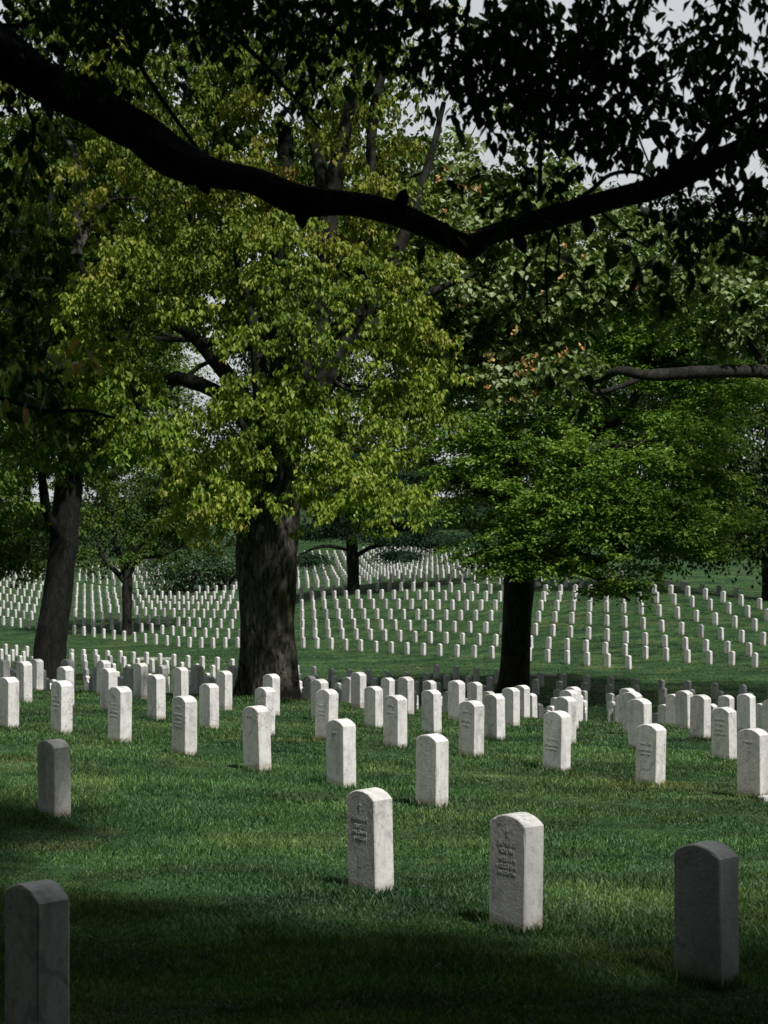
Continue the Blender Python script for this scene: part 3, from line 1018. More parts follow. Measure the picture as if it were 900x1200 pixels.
tree('maple_tree', 'big maple with thick moss-streaked trunk and yellow-green leaves left of centre', 317, 31.0,
     [(316, 835, 0, 34), (315, 790, 0, 32), (313, 720, 0, 31), (314, 650, 0, 34), (318, 600, 0, 32), (326, 545, 0, 26), (334, 500, 0.3, 20)],
     [[(322, 560, 0, 22), (345, 500, .4, 18), (385, 440, .8, 15), (405, 400, 1, 13), (440, 340, 1.2, 11), (468, 290, 1.4, 8), (500, 200, 1.5, 5), (520, 120, 1.6, 3)],
      [(400, 405, 1, 10), (450, 375, 1, 8), (500, 345, 1.2, 5), (560, 320, 1.2, 3)],
      [(330, 520, 0, 20), (362, 420, .6, 15), (383, 330, .8, 13), (385, 250, 1, 12), (400, 170, 1, 9), (415, 100, 1, 7), (428, 20, 1, 6), (435, -80, 1, 4)],
      [(384, 260, 1, 9), (372, 180, 1.4, 8), (350, 100, 1.6, 6), (330, 10, 1.8, 5)],
      [(322, 560, -.3, 16), (308, 470, -.8, 11), (300, 400, -1, 8), (283, 330, -1.2, 6), (276, 290, -1.3, 4)],
      [(300, 612, 0, 18), (250, 598, -.4, 10), (205, 548, -.4, 8), (168, 505, -.2, 6), (160, 460, .2, 5), (140, 420, .4, 4.5), (112, 355, .5, 4), (90, 300, .6, 3)],
      [(318, 540, .6, 14), (270, 470, 1.5, 9), (215, 445, 2, 8), (185, 447, 2.2, 5), (150, 440, 2.3, 3)],
      [(310, 500, .8, 12), (250, 420, 1.8, 9), (213, 385, 2, 7), (170, 372, 2.3, 5), (150, 395, 2.3, 3)],
      [(420, 370, 1, 9), (432, 240, 1, 7), (440, 120, 1, 6), (470, 20, 1, 4)]],
     [(272, 560, -2.2, 62, 55, 1.5, 1.1), (408, 570, -2.0, 62, 58, 1.5, 1.1), (335, 508, -2.2, 60, 30, 1.2), (258, 592, -2, 62, 30, 1.1), (200, 540, -1.2, 50, 45, 1.4, .8), (440, 612, -1.6, 40, 28, 1), (455, 545, -1, 60, 55, 1.6), (320, 430, -2.4, 90, 80, 1.4),
      (385, 500, -1.2, 80, 60, 1.5), (300, 500, -1.2, 90, 50, 1.2), (160, 470, .4, 60, 60, 1.6), (190, 500, -1.2, 50, 40, 1), (130, 380, -.6, 60, 60, 1), (110, 430, .5, 40, 50, 1.6), (160, 320, 0.2, 70, 70, 2), (230, 340, 0, 60, 60, 1.8), (320, 310, -1, 90, 70, 1.8),
      (420, 360, -.4, 70, 80, 2), (480, 440, .4, 60, 90, 2), (140, 210, .8, 90, 70, 2.2, .6), (250, 220, 0, 100, 80, 2.4, .9), (380, 220, .6, 90, 80, 2.2, .7), (480, 240, 1.5, 70, 90, 2, .6),
      (70, 110, 1, 90, 70, 2.4, .5), (200, 90, .6, 110, 80, 2.6, .8), (330, 90, .6, 100, 80, 2.6, .7), (450, 90, 1.5, 90, 80, 2.2, .55), (130, -40, 1, 150, 90, 3, .7), (300, -60, 1, 150, 90, 3, .7), (450, -50, 1, 120, 90, 3, .6), (250, -170, 1, 170, 80, 3, .7)],
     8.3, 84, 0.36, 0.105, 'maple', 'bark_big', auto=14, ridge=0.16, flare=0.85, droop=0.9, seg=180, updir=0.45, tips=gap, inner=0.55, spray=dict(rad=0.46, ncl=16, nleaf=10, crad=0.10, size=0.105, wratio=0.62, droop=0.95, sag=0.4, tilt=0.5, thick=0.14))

tree('maple_tree', 'darker green maple close behind the big maple, its crown filling the gaps above', 322, 36.5,
     [(322, 830, 0, 18), (322, 600, 0, 16), (330, 400, 0, 13), (335, 150, 0, 9)], [[(330, 420, 0, 9), (250, 300, .5, 6), (180, 200, 1, 3)], [(332, 380, 0, 9), (420, 270, .5, 6), (480, 180, 1, 3)]],
     [(110, 330, 1, 90, 80, 2.4), (70, 440, .5, 70, 70, 2.2), (90, 510, .5, 60, 50, 2), (30, 360, .5, 60, 80, 2.4), (200, 260, 1, 90, 80, 2.6), (110, 180, 1, 100, 80, 2.6), (330, 350, 1, 90, 60, 2.4), (440, 330, 1, 80, 70, 2.4), (500, 420, 1, 55, 70, 2), (300, 200, 1, 100, 80, 2.6), (420, 200, 1, 90, 80, 2.6, .8), (40, 420, 1, 70, 70, 2.2), (60, 260, 1, 80, 90, 2.4),
      (200, 90, 1, 120, 80, 3, .8), (350, 80, 1, 120, 80, 3, .7), (80, 70, 1, 110, 80, 3, .8), (250, -40, 1, 160, 80, 3, .6), (500, 300, 1, 60, 70, 2)],
     5.5, 40, 0.5, 0.16, 'olive', 'bark', auto=6, droop=0.9, spray=dict(rad=0.75, ncl=16, nleaf=8, crad=0.15, size=0.17, wratio=0.6, droop=0.9, sag=0.4, tilt=0.4, thick=0.15))

# 2 tree in the dip with the wide low boughs
tree('shade_tree', 'spreading green tree with straight dark trunk and low boughs sweeping right over headstones', 604, 62,
     [(603, 830, 0, 17.5), (604, 780, 0, 17), (606, 720, 0, 17), (608, 670, 0, 18), (604, 600, 0, 13), (598, 540, 0, 10), (597, 460, 0, 7)],
     [[(607, 676, 0, 9), (628, 664, -1, 7), (660, 664, -2, 6), (700, 676, -2.5, 4.5), (722, 692, -3, 3), (738, 704, -3, 1.5)],
      [(672, 667, -2, 5), (715, 652, -2.4, 5), (750, 625, -2.8, 5), (800, 600, -3, 3)],
      [(604, 620, 0, 11), (640, 570, -1, 9), (690, 530, -1, 8), (760, 520, -1, 5)],
      [(604, 590, 0, 9), (570, 575, -.5, 8), (530, 560, -1, 5), (505, 540, -1, 3)],
      [(600, 560, 0, 9), (650, 520, 1, 8), (700, 508, 1, 7), (735, 480, 1, 5), (760, 430, 1, 3)],
      [(606, 650, 0, 6), (575, 645, -1.5, 4), (545, 655, -2.2, 2)]],
     [(660, 600, -2.6, 90, 38, 2.2, 1.3), (740, 595, -3, 90, 42, 2.2, 1.3), (815, 620, -3, 60, 36, 2, 1.2), (615, 640, -3, 55, 26, 1.6, 1.2), (700, 640, -3, 80, 24, 2), (735, 676, -3.2, 34, 18, 1.4, 1.4), (625, 655, -3, 50, 12, 1.2, 1.6), (680, 662, -3.6, 50, 13, 1, 1.6), (715, 688, -3.4, 22, 10, 1, 1.4),
      (560, 575, -1.4, 60, 45, 2), (655, 550, -1.6, 80, 40, 2.2, 1.1), (760, 545, -1.5, 80, 45, 2.4), (590, 520, 0, 70, 50, 2.5), (690, 500, .5, 90, 45, 3), (800, 520, 0, 70, 60, 3), (840, 580, -1, 45, 40, 2), (560, 640, -2.2, 34, 20, 1.2, .8),
      (540, 520, 0, 60, 60, 2.4), (620, 430, 1, 90, 60, 3), (730, 430, 1, 90, 60, 3), (560, 400, 2, 70, 70, 3), (660, 340, 2, 100, 70, 3.4), (780, 370, 2, 80, 80, 3.4), (590, 300, 2, 90, 70, 3.4, .8), (700, 280, 2, 90, 50, 3.4, .6), (850, 450, 2, 60, 60, 3), (840, 340, 2, 60, 60, 3)],
     4.1, 84, 0.58, 0.135, 'green', 'bark', auto=14, ridge=0.05, flare=1.4, droop=0.3, seg=36, flat=0.28, updir=0.95, inner=0.45, spray=dict(rad=0.95, ncl=24, nleaf=8, crad=0.16, size=0.17, wratio=0.65, droop=0.25, sag=0.25, tilt=0.2, thick=0.08))

# 3 tulip tree reaching in from the right: leaves and cup flowers
tul = tree('tulip_tree', 'tulip tree with pale leaves, orange cup flowers and a thick limb entering from the right', 1010, 35,
           [(1010, 850, 0, 30), (1010, 600, 0, 28), (1000, 440, 0, 24), (990, 250, 0, 20), (970, 0, 0, 14)],
           [[(1005, 460, 0, 14), (900, 437, -1.2, 8), (830, 436, -1.8, 7.5), (760, 440, -2.2, 7), (725, 434, -2.4, 5.5), (700, 446, -2.0, 3), (670, 440, -1.6, 1.2)],
            [(760, 440, -1, 4), (700, 460, -1.3, 3), (680, 440, -1.4, 2), (600, 420, -1.4, 1.4)],
            [(990, 330, 0, 12), (880, 290, -.5, 8), (760, 250, -1, 6), (640, 230, -1, 4), (540, 210, -1, 2)],
            [(829, 270, -.6, 5), (720, 330, -1, 4), (620, 350, -1.2, 3), (540, 380, -1.2, 1.6)],
            [(985, 200, 0, 10), (860, 150, -.5, 6), (720, 90, -1, 4), (600, 60, -1, 2)]],
           [(580, 320, -1.4, 95, 70, 1.3, 1.1), (540, 400, -1.3, 65, 55, 1.1), (620, 430, -1.4, 60, 40, 1), (680, 330, -1, 90, 60, 1.3), (540, 240, -1, 80, 50, 1.3), (640, 230, -1, 80, 55, 1.3, .8), (760, 300, -.8, 80, 60, 1.3, .8), (850, 350, -.4, 80, 60, 1.4, .8),
            (500, 180, -1, 60, 50, 1.2, .5), (600, 150, -1, 60, 40, 1.2, .3), (860, 270, -.5, 60, 35, 1.2, .4), (930, 300, 0, 60, 90, 1.5), (1010, 200, 0, 100, 130, 2.4), (1050, 0, 0, 130, 160, 3), (1080, 350, 0, 90, 80, 2)],
           14, 26, 0.26, 0.105, 'tulip', 'bark', auto=9, ridge=0.06, droop=0.55, wratio=0.9, seg=20, updir=0.6, spray=dict(rad=0.55, ncl=14, nleaf=6, crad=0.12, size=0.145, wratio=0.95, droop=0.7, sag=0.3, tilt=0.4, thick=0.2))
Cf, Of = lobe_clumps(pxl([(560, 310, -2.2, 90, 60, .8), (590, 445, -2.4, 45, 30, .6, 2.4), (640, 400, -2.2, 70, 50, .8), (530, 230, -2.2, 60, 40, .8), (700, 300, -2.2, 70, 50, .8, .6)], 35), 7, 0.5)
fl = leaves('blossoms', Cf, Of, 6, 0.05, 0.10, M['petal'], tul, flat=1.0, droop=-1.2, wratio=0.8, updir=0.1)
local(fl, tul)

# 4 leaning dark tree on the left
tree('old_tree', 'tall dark tree with slightly leaning rough trunk on the left side', 57, 66,
     [(57, 815, 0, 18.5), (59, 760, 0, 18), (68, 690, 0, 16.5), (76, 620, 0, 16), (82, 550, 0, 16), (88, 480, 0, 15), (92, 400, 0, 12), (90, 300, 0, 9)],
     [[(74, 640, 0, 7), (55, 600, -1, 6), (48, 550, -1.5, 5), (35, 500, -2, 3)], [(84, 560, 0, 9), (110, 520, -1, 7), (140, 470, -1, 4)],
      [(88, 480, 0, 9), (60, 420, -1, 7), (20, 380, -1, 4)], [(90, 430, 0, 9), (130, 370, .5, 7), (180, 330, 1, 4)]],
     [(60, 480, -2, 70, 50, 2.5), (20, 560, -2, 45, 60, 2.4), (110, 500, 1, 60, 50, 2.5), (30, 420, 0, 60, 60, 3), (100, 380, 1, 80, 60, 3), (160, 400, 3, 60, 60, 3), (20, 320, 0, 80, 70, 3), (120, 280, 1, 90, 70, 3), (30, 200, 0, 90, 80, 3), (130, 170, 2, 90, 80, 3, .8), (20, 620, 1, 40, 36, 2.4), (12, 652, 1, 34, 20, 2), (0, 250, 1, 60, 80, 3), (10, 380, 2, 60, 70, 3)],
     4.2, 46, 0.55, 0.19, 'olive', 'bark_dark', auto=8, ridge=0.10, flare=0.5, seg=32, spray=dict(rad=0.9, ncl=18, nleaf=8, crad=0.18, size=0.2, wratio=0.6, droop=0.6, sag=0.35, tilt=0.3, thick=0.12))

# 5 small forked tree
tree('forked_tree', 'small forked tree with light green leaves standing at the front of the far slope', 149, 113,
     [(149, 752, 0, 6.5), (149, 720, 0, 5.5), (149, 690, 0, 6), (151, 650, 0, 4)],
     [[(149, 684, 0, 4.5), (138, 672, 0, 3.5), (122, 655, 0, 2.4), (112, 630, 0, 1.4)], [(149, 680, 0, 4), (137, 640, 0, 3), (132, 600, 0, 2)],
      [(150, 676, 0, 4), (162, 655, 0, 3), (185, 652, 0, 2), (205, 645, 0, 1)], [(151, 655, 0, 3), (178, 620, 0, 2.4), (181, 590, 0, 1.5)]],
     [(115, 625, 0, 38, 34, 2, .8), (150, 590, 1, 55, 35, 2.4), (195, 625, 0, 42, 32, 2.2, .9), (165, 650, -1, 36, 18, 1.6, .7), (210, 590, 1, 50, 40, 2.4), (100, 580, 1, 40, 40, 2), (165, 540, 2, 70, 40, 3), (105, 655, 0, 24, 18, 1.4, .7)],
     2.2, 60, 0.8, 0.24, 'green2', 'bark', auto=8, flare=0.4, spray=dict(rad=1.0, ncl=16, nleaf=7, crad=0.22, size=0.25, wratio=0.6, droop=0.5, sag=0.3, tilt=0.3, thick=0.14))

# 6, 7 low round trees further up
tree('round_tree', 'low round tree with leaning trunk, left of a pair on the far slope', 216, 146,
     [(216, 720, 0, 4), (220, 700, 0, 3.4), (226, 680, 0, 3), (230, 665, 0, 2)], [[(221, 697, 0, 2), (205, 682, 0, 1.4), (192, 675, 0, 1)]],
     [(200, 680, 0, 32, 14, 2.2), (225, 665, 0, 36, 20, 2.6), (190, 660, 0, 26, 18, 2)], 6, 44, 0.6, 0.22, 'holly', 'bark', auto=3, flare=0.3, group='low round trees on the far slope', seg=8)
tree('round_tree', 'low round tree with forked trunk beside the big maple trunk on the far slope', 261, 148,
     [(261, 716, 0, 4.5), (262, 700, 0, 4), (264, 688, 0, 4), (262, 670, 0, 2.4)], [[(264, 690, 0, 2.6), (275, 675, 0, 2), (285, 662, 0, 1)], [(263, 690, 0, 2.4), (248, 678, 0, 1.6), (238, 668, 0, 1)]],
     [(245, 672, 0, 26, 13, 2), (270, 655, 0, 34, 20, 2.6), (245, 645, 0, 30, 18, 2.4), (285, 670, 0, 14, 12, 1.4)], 6, 44, 0.6, 0.22, 'holly', 'bark', auto=3, flare=0.3, group='low round trees on the far slope', seg=8)

# 8 pine
tree('pine_tree', 'dark pine with flat spreading boughs behind the big maple on the far slope', 414, 120,
     [(414, 700, 0, 8.5), (414, 680, 0, 7), (413, 650, 0, 7), (410, 600, 0, 6), (408, 540, 0, 4)],
     [[(413, 655, 0, 3), (440, 640, -1, 2.4), (500, 636, -2, 1.6), (545, 640, -2, .8)], [(412, 630, 0, 3), (460, 612, -1, 2.2), (540, 606, -2, 1)], [(412, 645, 0, 2.4), (380, 640, -1, 2), (350, 650, -1, 1)]],
     [(465, 628, -1.5, 55, 9, 2.2, 1.6), (520, 632, -2, 45, 8, 2, 1.6), (480, 606, -1, 80, 11, 2.4, 1.6), (470, 649, -2.5, 34, 5, 1.4, 1.4), (360, 655, -1, 28, 7, 1.6, 1.3), (380, 620, 0, 40, 10, 2), (440, 582, 0, 80, 12, 2.6), (560, 600, 0, 34, 14, 2.2), (380, 590, 0, 40, 12, 2.4), (480, 556, 1, 70, 14, 3), (410, 540, 1, 50, 14, 3)],
     11.0, 60, 0.55, 0.26, 'needle', 'bark', flare=0.4, flat=0.3, droop=0.0, crown='foliage', wratio=0.3, cat='pine tree', inner=0.1)

# 9 right edge tree in shade
tree('shaded_tree', 'dark tree in shade whose trunk stands at the right edge of the photo', 899, 101,
     [(899, 724, 0, 7), (899, 680, 0, 6), (898, 640, 0, 6), (900, 560, 0, 5), (900, 460, 0, 4)], [[(899, 640, 0, 3), (870, 600, 0, 2.5), (840, 570, 0, 1.4)]],
     [(880, 610, 0, 50, 32, 3), (840, 560, 0, 60, 45, 3), (900, 520, 0, 70, 60, 4), (820, 500, 1, 70, 50, 4), (880, 420, 1, 80, 60, 4), (800, 430, 2, 70, 55, 4), (940, 600, 0, 50, 50, 4), (860, 632, 0, 46, 20, 3), (800, 640, 3, 46, 14, 3), (905, 640, 0, 30, 24, 3), (900, 290, 2, 70, 50, 4), (860, 330, 2, 80, 60, 4), (760, 380, 3, 60, 60, 4)],
     3.2, 44, 1.0, 0.3, 'dark', 'bark', auto=5, flare=0.4)

# 9b unseen tree added outside the right side to shade the right rows
tree('shaded_tree', 'unseen tree added beyond the right side, its crown shading the right rows', 1110, 46,
     [(1110, 850, 0, 22), (1110, 600, 0, 18), (1110, 300, 0, 12)], [],
     [(1130, 300, 2, 170, 130, 4), (1120, 150, 4, 170, 130, 5), (1160, 60, 8, 180, 130, 5), (1300, 200, 6, 180, 160, 5)],
     3.0, 40, 0.7, 0.3, 'dark', 'bark', auto=4, flare=0.4)

# 10 the wood edge behind
bg = [
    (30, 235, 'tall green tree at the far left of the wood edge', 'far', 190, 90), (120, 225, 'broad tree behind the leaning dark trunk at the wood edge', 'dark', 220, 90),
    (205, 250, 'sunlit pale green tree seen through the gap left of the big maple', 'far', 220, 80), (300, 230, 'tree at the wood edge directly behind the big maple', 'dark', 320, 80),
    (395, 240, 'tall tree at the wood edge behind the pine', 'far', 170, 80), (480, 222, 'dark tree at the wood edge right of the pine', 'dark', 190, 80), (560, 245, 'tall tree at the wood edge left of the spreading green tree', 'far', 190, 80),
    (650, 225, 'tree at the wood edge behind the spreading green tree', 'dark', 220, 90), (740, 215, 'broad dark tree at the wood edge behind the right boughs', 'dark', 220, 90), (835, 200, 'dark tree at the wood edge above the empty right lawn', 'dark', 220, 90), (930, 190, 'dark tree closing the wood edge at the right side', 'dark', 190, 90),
    (-60, 215, 'dark tree closing the wood edge at the left side', 'dark', 190, 90),
]
for bx, bd, lab, mt, top, rx in bg:
    gy = 600 - F * (float(ground((bx - 450) / F * bd, bd)) - EYE) / bd
    L = []
    for k in range(13):
        yy = gy - 8 - (gy - 40 - top) * (k / 12)
        fr = 1.0 - 0.45 * (k / 12) ** 2
        L.append((bx + rng.uniform(-0.5, 0.5) * rx * fr, yy, rng.uniform(-4, 4), rx * fr * rng.uniform(.45, .7), rng.uniform(26, 40), 5))
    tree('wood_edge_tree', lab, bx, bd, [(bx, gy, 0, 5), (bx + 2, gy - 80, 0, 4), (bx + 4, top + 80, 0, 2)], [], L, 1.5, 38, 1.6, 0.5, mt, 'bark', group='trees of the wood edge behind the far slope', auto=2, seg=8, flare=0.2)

# stretch of road at the far left under the trees
def road():
    a = []
    for k in range(9):
        x = -52 + k * 3.4; y = 188 + k * 0.9
        a.append((x, y)); 
    V = []
    for x, y in a:
        for o_ in (-2.2, 2.2):
            V.append((x, y + o_, float(ground(x, y + o_)) + 0.25))
    V = np.array(V)
    FI = []
    for k in range(len(a) - 1): FI += [2 * k, 2 * k + 2, 2 * k + 3, 2 * k + 1]
    o = mesh_np('road', V, FI, [4] * (len(a) - 1), M['asphalt']); tag(o, kind='structure')


road()

# ------------------------------------------------------------------ the near tree whose bough crosses the picture
NT = empty_at('overhanging_tree', -3.1, 5.2)
bpy.context.view_layer.update()
gz = NT.location.z
parts = []
parts.append(tube('trunk', [(-3.1, 5.2, gz - .3, .42), (-3.1, 5.2, gz + .1, .40), (-3.08, 5.2, 1.6, .34), (-3.0, 5.2, 3.4, .30), (-2.9, 5.0, 5.5, .24), (-2.7, 4.4, 8.0, .15)], M['bark_near'], NT, seg=24, sub=8, ridge=.08, flare=.5))
bough = [(-420, -120, -0.6, 58), (-150, -10, -.3, 42), (0, 62, 0, 28), (60, 100, 0, 22), (120, 133, .05, 21.5), (165, 160, 0, 21), (205, 186, 0, 21.5), (250, 203, 0, 17.5), (300, 214, 0, 15.5), (352, 236, 0, 17.5), (400, 240, 0, 14), (450, 248, 0, 14), (500, 266, 0, 13), (535, 283, 0, 12.5), (553, 289, 0, 13.5), (572, 276, 0, 11),
         (610, 264, 0, 11), (660, 250, 0, 12), (720, 232, 0, 11), (780, 216, 0, 11.5), (840, 188, 0, 10.5), (900, 158, 0, 10.5), (1000, 100, .2, 11), (1150, 0, .3, 9)]
parts.append(tube('bough', pxt(bough, 6.0), M['bark_near'], NT, seg=28, sub=12, wob=.30, ridge=.16))
def tw(P): parts.append(tube('twig', pxt(P, 6.0), M['bark_near'], NT, seg=6, sub=5, wob=.2))
tw([(548, 284, 0, 9), (580, 272, -.1, 7), (640, 262, -.2, 4), (655, 285, -.3, 2), (652, 330, -.3, 1.5)])
tw([(775, 214, 0, 7), (805, 185, 0, 6), (840, 150, 0, 5), (895, 122, 0, 4.5), (960, 90, 0, 4)])
tw([(640, 258, 0, 4), (690, 225, .1, 3), (715, 205, .1, 2.6), (745, 202, .1, 2.4), (772, 214, .1, 2)])
tw([(632, 235, .1, 2.4), (633, 150, .1, 3), (628, 60, .1, 3), (620, -60, .1, 4)])
tw([(830, 95, .2, 2), (862, 60, .2, 3), (860, 0, .2, 3.5), (880, -60, .2, 4)])
tw([(250, 200, .2, 2.5), (155, 60, .2, 3), (140, -40, .2, 4)])
tw([(376, 152, .5, 1.4), (345, 115, .5, 2.2), (300, 65, .5, 2.8), (240, 10, .5, 3.5), (200, -60, .5, 4)])
tw([(345, 120, .5, 1), (400, 85, .5, 1), (430, 65, .5, .8)])
tw([(650, 262, -.2, 2), (640, 300, -.2, 1.6), (641, 350, -.2, 1.2), (645, 400, -.2, 1), (672, 425, -.2, .8)])
tw([(700, 245, -.1, 2), (735, 275, -.2, 1.6), (760, 290, -.2, 1.2)])
tw([(820, 195, 0, 3), (850, 230, 0, 2), (880, 300, 0, 1.2)])
tw([(660, -40, .2, 3), (700, 60, .2, 2.2), (735, 130, .2, 1.6), (760, 190, .2, 1.2)])
tw([(560, -60, .2, 3.5), (545, 40, .2, 2.4), (555, 110, .2, 1.6)])
tw([(480, -50, .4, 3), (470, 40, .4, 2), (450, 90, .4, 1.2)])
tw([(-60, 20, .2, 4), (20, 30, .2, 2.6), (60, 10, .2, 1.8)])
tw([(30, 120, 0, 3), (40, 160, 0, 2), (20, 230, 0, 1.2)])
tw([(-120, 430, 1.0, 5), (0, 466, 1.0, 3.4), (35, 476, 1.0, 3.6), (60, 482, 1.0, 3), (100, 481, 1.0, 2.4), (135, 490, 1.0, 1.4)])
# in-frame leaf clusters (px, py, depth offset, spread m, count)
for (kx, ky, ka) in [(236, 214, 60), (352, 252, 80), (470, 236, -70), (610, 282, 70), (790, 200, -80), (95, 100, -60), (690, 262, 95)]:
    a_ = R(ka); parts.append(tube('knot', pxt([(kx, ky, -.02, 9), (kx + 9 * math.cos(a_), ky + 9 * math.sin(a_), -.05, 6), (kx + 15 * math.cos(a_), ky + 15 * math.sin(a_), -.06, 2)], 6.0), M['bark_near'], NT, seg=8, sub=4, wob=.4))
cl = []
def cluster(px_, py_, dd, n, sp):
    for _ in range(n):
        cl.append(W(px_ + rng.normal(0, sp), py_ + rng.normal(0, sp * .8), (6.3 if sp > 15 else 6.0) + dd + rng.normal(0, .3)))
for a in [(640, 340, -.2, 2, 9), (650, 312, -.2, 2, 8), (672, 432, -.2, 2, 7), (758, 300, -.2, 3, 14), (740, 285, -.2, 2, 9), (505, 250, -.3, 1, 5), (630, 225, 0, 3, 9),
          (695, 60, .2, 7, 34), (640, 30, .2, 8, 36), (735, 100, .2, 5, 24), (790, 40, .2, 6, 32), (860, 40, .2, 5, 26), (850, 80, .1, 3, 10), (790, 130, .2, 6, 20), (735, 150, .2, 5, 18), (870, 120, .1, 7, 20), (820, 160, .1, 5, 16),
          (890, 200, .1, 7, 18), (700, 130, .2, 6, 20), (640, 120, .3, 6, 20), (560, 60, .4, 10, 30), (600, 10, .4, 10, 34), (500, 20, .4, 9, 34), (440, 20, .4, 6, 30), (390, 5, .4, 5, 24), (330, 5, .4, 6, 24), (260, 8, .4, 6, 26), (190, 14, .4, 5, 22), (130, 18, .3, 5, 20),
          (70, 12, .3, 8, 24), (20, 20, .3, 6, 20), (140, 60, .2, 3, 10), (210, 50, .2, 3, 12), (40, 135, .1, 3, 10), (10, 190, .1, 4, 14), (30, 230, .1, 3, 12), (5, 290, .3, 3, 16), (5, 350, .3, 3, 16), (0, 420, .3, 4, 14), (880, 270, .2, 5, 16), (560, 120, .4, 4, 16), (850, 230, .2, 3, 14)]:
    cluster(*a)
cl = np.array(cl)
fine = []
for (px_, py_, n_, sx_, sy_) in [(120, 0, 13, 60, 18), (260, 0, 15, 60, 20), (380, 5, 15, 55, 22), (470, 15, 17, 50, 30), (560, 30, 24, 45, 38), (640, 60, 20, 45, 50), (720, 40, 13, 45, 40), (800, 30, 11, 45, 35), (870, 40, 10, 35, 50), (760, 130, 9, 45, 30),
                                 (850, 150, 9, 35, 30), (680, 150, 9, 40, 30), (580, 130, 9, 30, 30), (890, 220, 6, 20, 30), (840, 240, 10, 30, 20), (30, 40, 5, 25, 20), (5, 250, 6, 10, 50), (8, 340, 6, 12, 40)]:
    for _ in range(int(n_ * 0.62)):
        fine.append(W(px_ + rng.normal(0, sx_), py_ + rng.normal(0, sy_), rng.uniform(5.4, 6.5)))
fine = np.array(fine)
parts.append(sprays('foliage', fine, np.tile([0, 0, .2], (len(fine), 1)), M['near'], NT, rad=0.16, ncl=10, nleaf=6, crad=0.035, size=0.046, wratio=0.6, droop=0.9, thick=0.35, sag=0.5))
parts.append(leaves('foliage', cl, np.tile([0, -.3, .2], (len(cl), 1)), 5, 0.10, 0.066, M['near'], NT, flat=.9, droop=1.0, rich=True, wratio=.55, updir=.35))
# hanging sprig with reddening young leaves at the left
sp = np.array([W(x, y, 7.0 + rng.normal(0, .1)) for x, y in [(2, 440), (12, 425), (22, 415), (35, 412), (45, 418), (58, 412), (68, 410), (80, 415), (92, 416), (102, 418), (5, 455), (18, 445), (30, 438), (10, 470)]])
parts.append(leaves('young_leaves', sp, np.tile([0, -.4, .2], (len(sp), 1)), 5, 0.06, 0.068, M['sprig'], NT, flat=.6, droop=1.2, rich=True, wratio=.45, updir=.3))
# unseen canopy overhead and around the viewpoint, added to shade the foreground
can = [((1.2, 3.7, 8.0), (1.6, 1.5, 1.3), 1.6), ((2.6, 2.7, 8.0), (1.3, 1.1, 1.3), 1.6), ((2.5, 1.4, 8.0), (2.4, 1.6, 1.4), 1.5), ((0.6, 1.6, 8.0), (2.0, 1.8, 1.4), 1.4), ((-0.6, 8.0, 8.2), (1.3, 1.5, 1.2), 1.6), ((-2.8, 6.3, 8.2), (1.8, 2, 1.2), 1.5), ((4.6, 1.6, 8.0), (2.8, 2.2, 1.6), 1.5), ((-8.0, 9.5, 4.6), (3.2, 3.0, 3.4), 1.3), ((-1.1, 4.0, 8.0), (2.4, 2.9, 1.6), 1.4), ((7.5, 1.2, 8.2), (3.2, 3.2, 1.8), 1.3), ((2.5, -2.2, 7.4), (10, 5.4, 2.2), 1.5), ((-4, 1.5, 7.6), (5, 5, 2.0), 1.3), ((0, -7, 2.6), (9, 2.0, 2.2), 1.2), ((-10, 1, 3), (2.5, 6, 2.8), 1.3), ((10, 0, 3), (2.5, 6, 2.8), 1.0), ((-5.5, 0.0, 6.6), (5.5, 5.5, 2.4), 1.0), ((7.0, 0.0, 7.2), (4.0, 6.0, 2.2), 1.0), ((0, -9, 5.0), (9, 4, 3.6), 1.0), ((-8.5, -4, 4.2), (3.0, 6, 3.4), 1.2), ((8.5, -5, 4.2), (3.0, 5, 3.2), 1.0), ((0, -2, 10), (8, 6, 2.5), .8),
       ((-8.5, 5, 5.0), (2.6, 4, 2.6), 1.2)]
Cc, Oc = lobe_clumps(can, 13, 0.1)
kz = (Cc[:, 2] > 1.75 + 0.42 + np.maximum(Cc[:, 1], 0) * 0.335) | (np.abs(Cc[:, 0]) > 0.27 * np.maximum(Cc[:, 1], 0) + 1.2)
kz &= (Cc[:, 2] > 1.6)
Cc, Oc = Cc[kz], Oc[kz]
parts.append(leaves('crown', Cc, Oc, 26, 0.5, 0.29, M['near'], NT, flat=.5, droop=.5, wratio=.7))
for p in parts: local(p, NT)
for k in range(7):
    a = R(-150 + k * 45)
    tip = (-3 + 8 * math.cos(a), 4 + 7 * math.sin(a), 7.2)
    if tip[1] > 6.5: continue
    b = tube('branch', [(-2.95, 5.0, 4.6 + .3 * k, .13), ((-2.9 + tip[0]) / 2, (5 + tip[1]) / 2, 6.9, .09), (*tip, .03)], M['bark_near'], NT, seg=8, sub=6, wob=.2); local(b, NT)
tag(NT, 'near tree on the left whose dark bough sags across the top of the photo', 'tree')

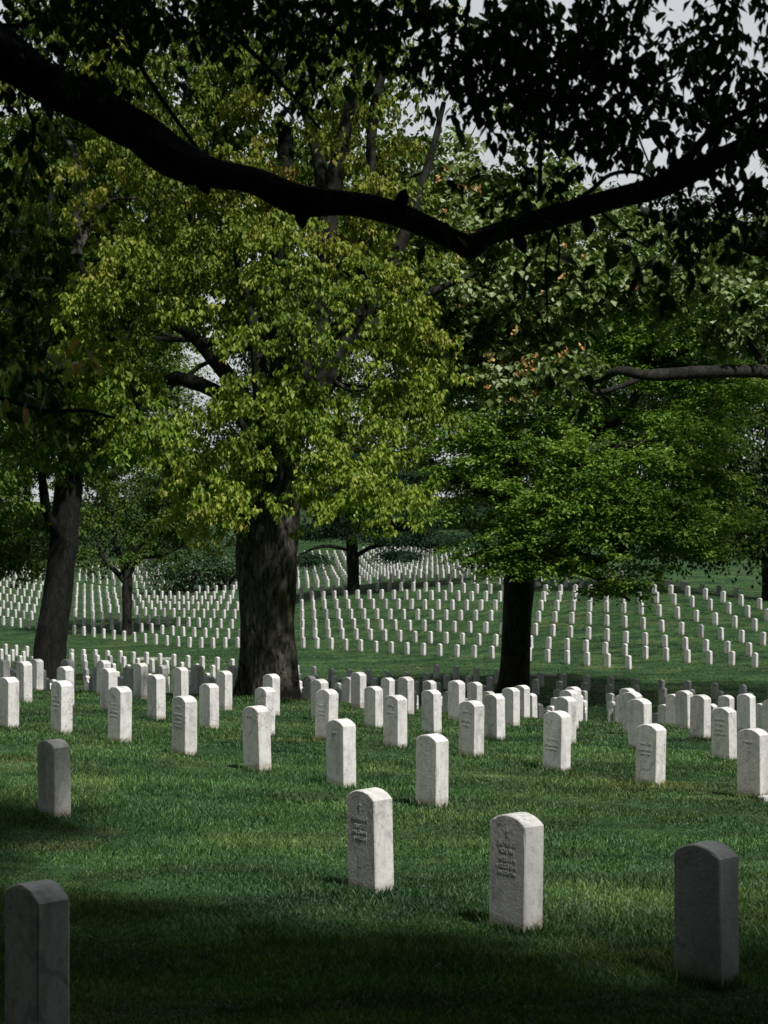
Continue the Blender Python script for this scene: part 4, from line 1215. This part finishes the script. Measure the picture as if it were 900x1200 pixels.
# ------------------------------------------------------------------ light, sky, camera
AZ, EL = R(33), R(56)          # sun behind the camera, a little to the right
sd = Vector((math.sin(AZ) * math.cos(EL), -math.cos(AZ) * math.cos(EL), math.sin(EL)))
L = bpy.data.lights.new('sun', 'SUN'); L.energy = 5.0; L.angle = R(2.5); L.color = (1.0, 0.965, 0.92)
lo = bpy.data.objects.new('sun', L); link(lo)
lo.rotation_euler = (-sd).to_track_quat('-Z', 'Y').to_euler()
w = bpy.data.worlds.new('World'); scene.world = w; w.use_nodes = True
nt = w.node_tree
for n in list(nt.nodes): nt.nodes.remove(n)
out = nt.nodes.new('ShaderNodeOutputWorld')
sky = nt.nodes.new('ShaderNodeTexSky'); sky.sky_type = 'NISHITA'; sky.sun_disc = False
sky.sun_elevation = EL; sky.sun_rotation = math.pi - AZ
sky.air_density = 1.0; sky.dust_density = 3.0
b1 = nt.nodes.new('ShaderNodeBackground'); b1.inputs[1].default_value = 0.06
nt.links.new(sky.outputs[0], b1.inputs[0])
# thin high cloud over the blue
tcw = nt.nodes.new('ShaderNodeTexCoord')
cn = noise_tex(nt, tcw.outputs['Generated'], 3.0, 5, 0.6)
cr = ramp(nt, cn.outputs['Fac'], [(0.3, (0.60, 0.64, 0.655)), (0.7, (0.74, 0.77, 0.775))])
b2 = nt.nodes.new('ShaderNodeBackground'); b2.inputs[1].default_value = 0.46
nt.links.new(cr.outputs['Color'], b2.inputs[0])
# the overcast is bright over the valley and heavy behind the viewer
sxw = nt.nodes.new('ShaderNodeSeparateXYZ'); nt.links.new(tcw.outputs['Generated'], sxw.inputs[0])
mrw = nt.nodes.new('ShaderNodeMapRange'); nt.links.new(sxw.outputs['Y'], mrw.inputs['Value'])
mrw.inputs['From Min'].default_value = 0.0; mrw.inputs['From Max'].default_value = 0.9
mrw.inputs['To Min'].default_value = 0.20; mrw.inputs['To Max'].default_value = 1.0
nt.links.new(mrw.outputs['Result'], b2.inputs[1])
ms = nt.nodes.new('ShaderNodeMixShader'); ms.inputs[0].default_value = 0.88
nt.links.new(b1.outputs[0], ms.inputs[1]); nt.links.new(b2.outputs[0], ms.inputs[2]); nt.links.new(ms.outputs[0], out.inputs[0])

cam = bpy.data.cameras.new('camera'); co = bpy.data.objects.new('camera', cam); link(co)
co.location = (0, 0, EYE); co.rotation_euler = (math.pi / 2, 0, 0)
cam.sensor_fit = 'VERTICAL'; cam.sensor_height = 36; cam.lens = F / 1200 * 36
cam.clip_end = 4000; cam.clip_start = 0.05
cam.dof.use_dof = True; cam.dof.focus_distance = 17; cam.dof.aperture_fstop = 7.1
scene.camera = co
scene.view_settings.view_transform = 'Standard'; scene.view_settings.look = 'None'
scene.view_settings.exposure = 0; scene.view_settings.gamma = 1
cy = scene.cycles
cy.max_bounces = 5; cy.diffuse_bounces = 3; cy.glossy_bounces = 2; cy.transmission_bounces = 3; cy.transparent_max_bounces = 4
cy.caustics_reflective = False; cy.caustics_refractive = False
cy.sample_clamp_indirect = 4
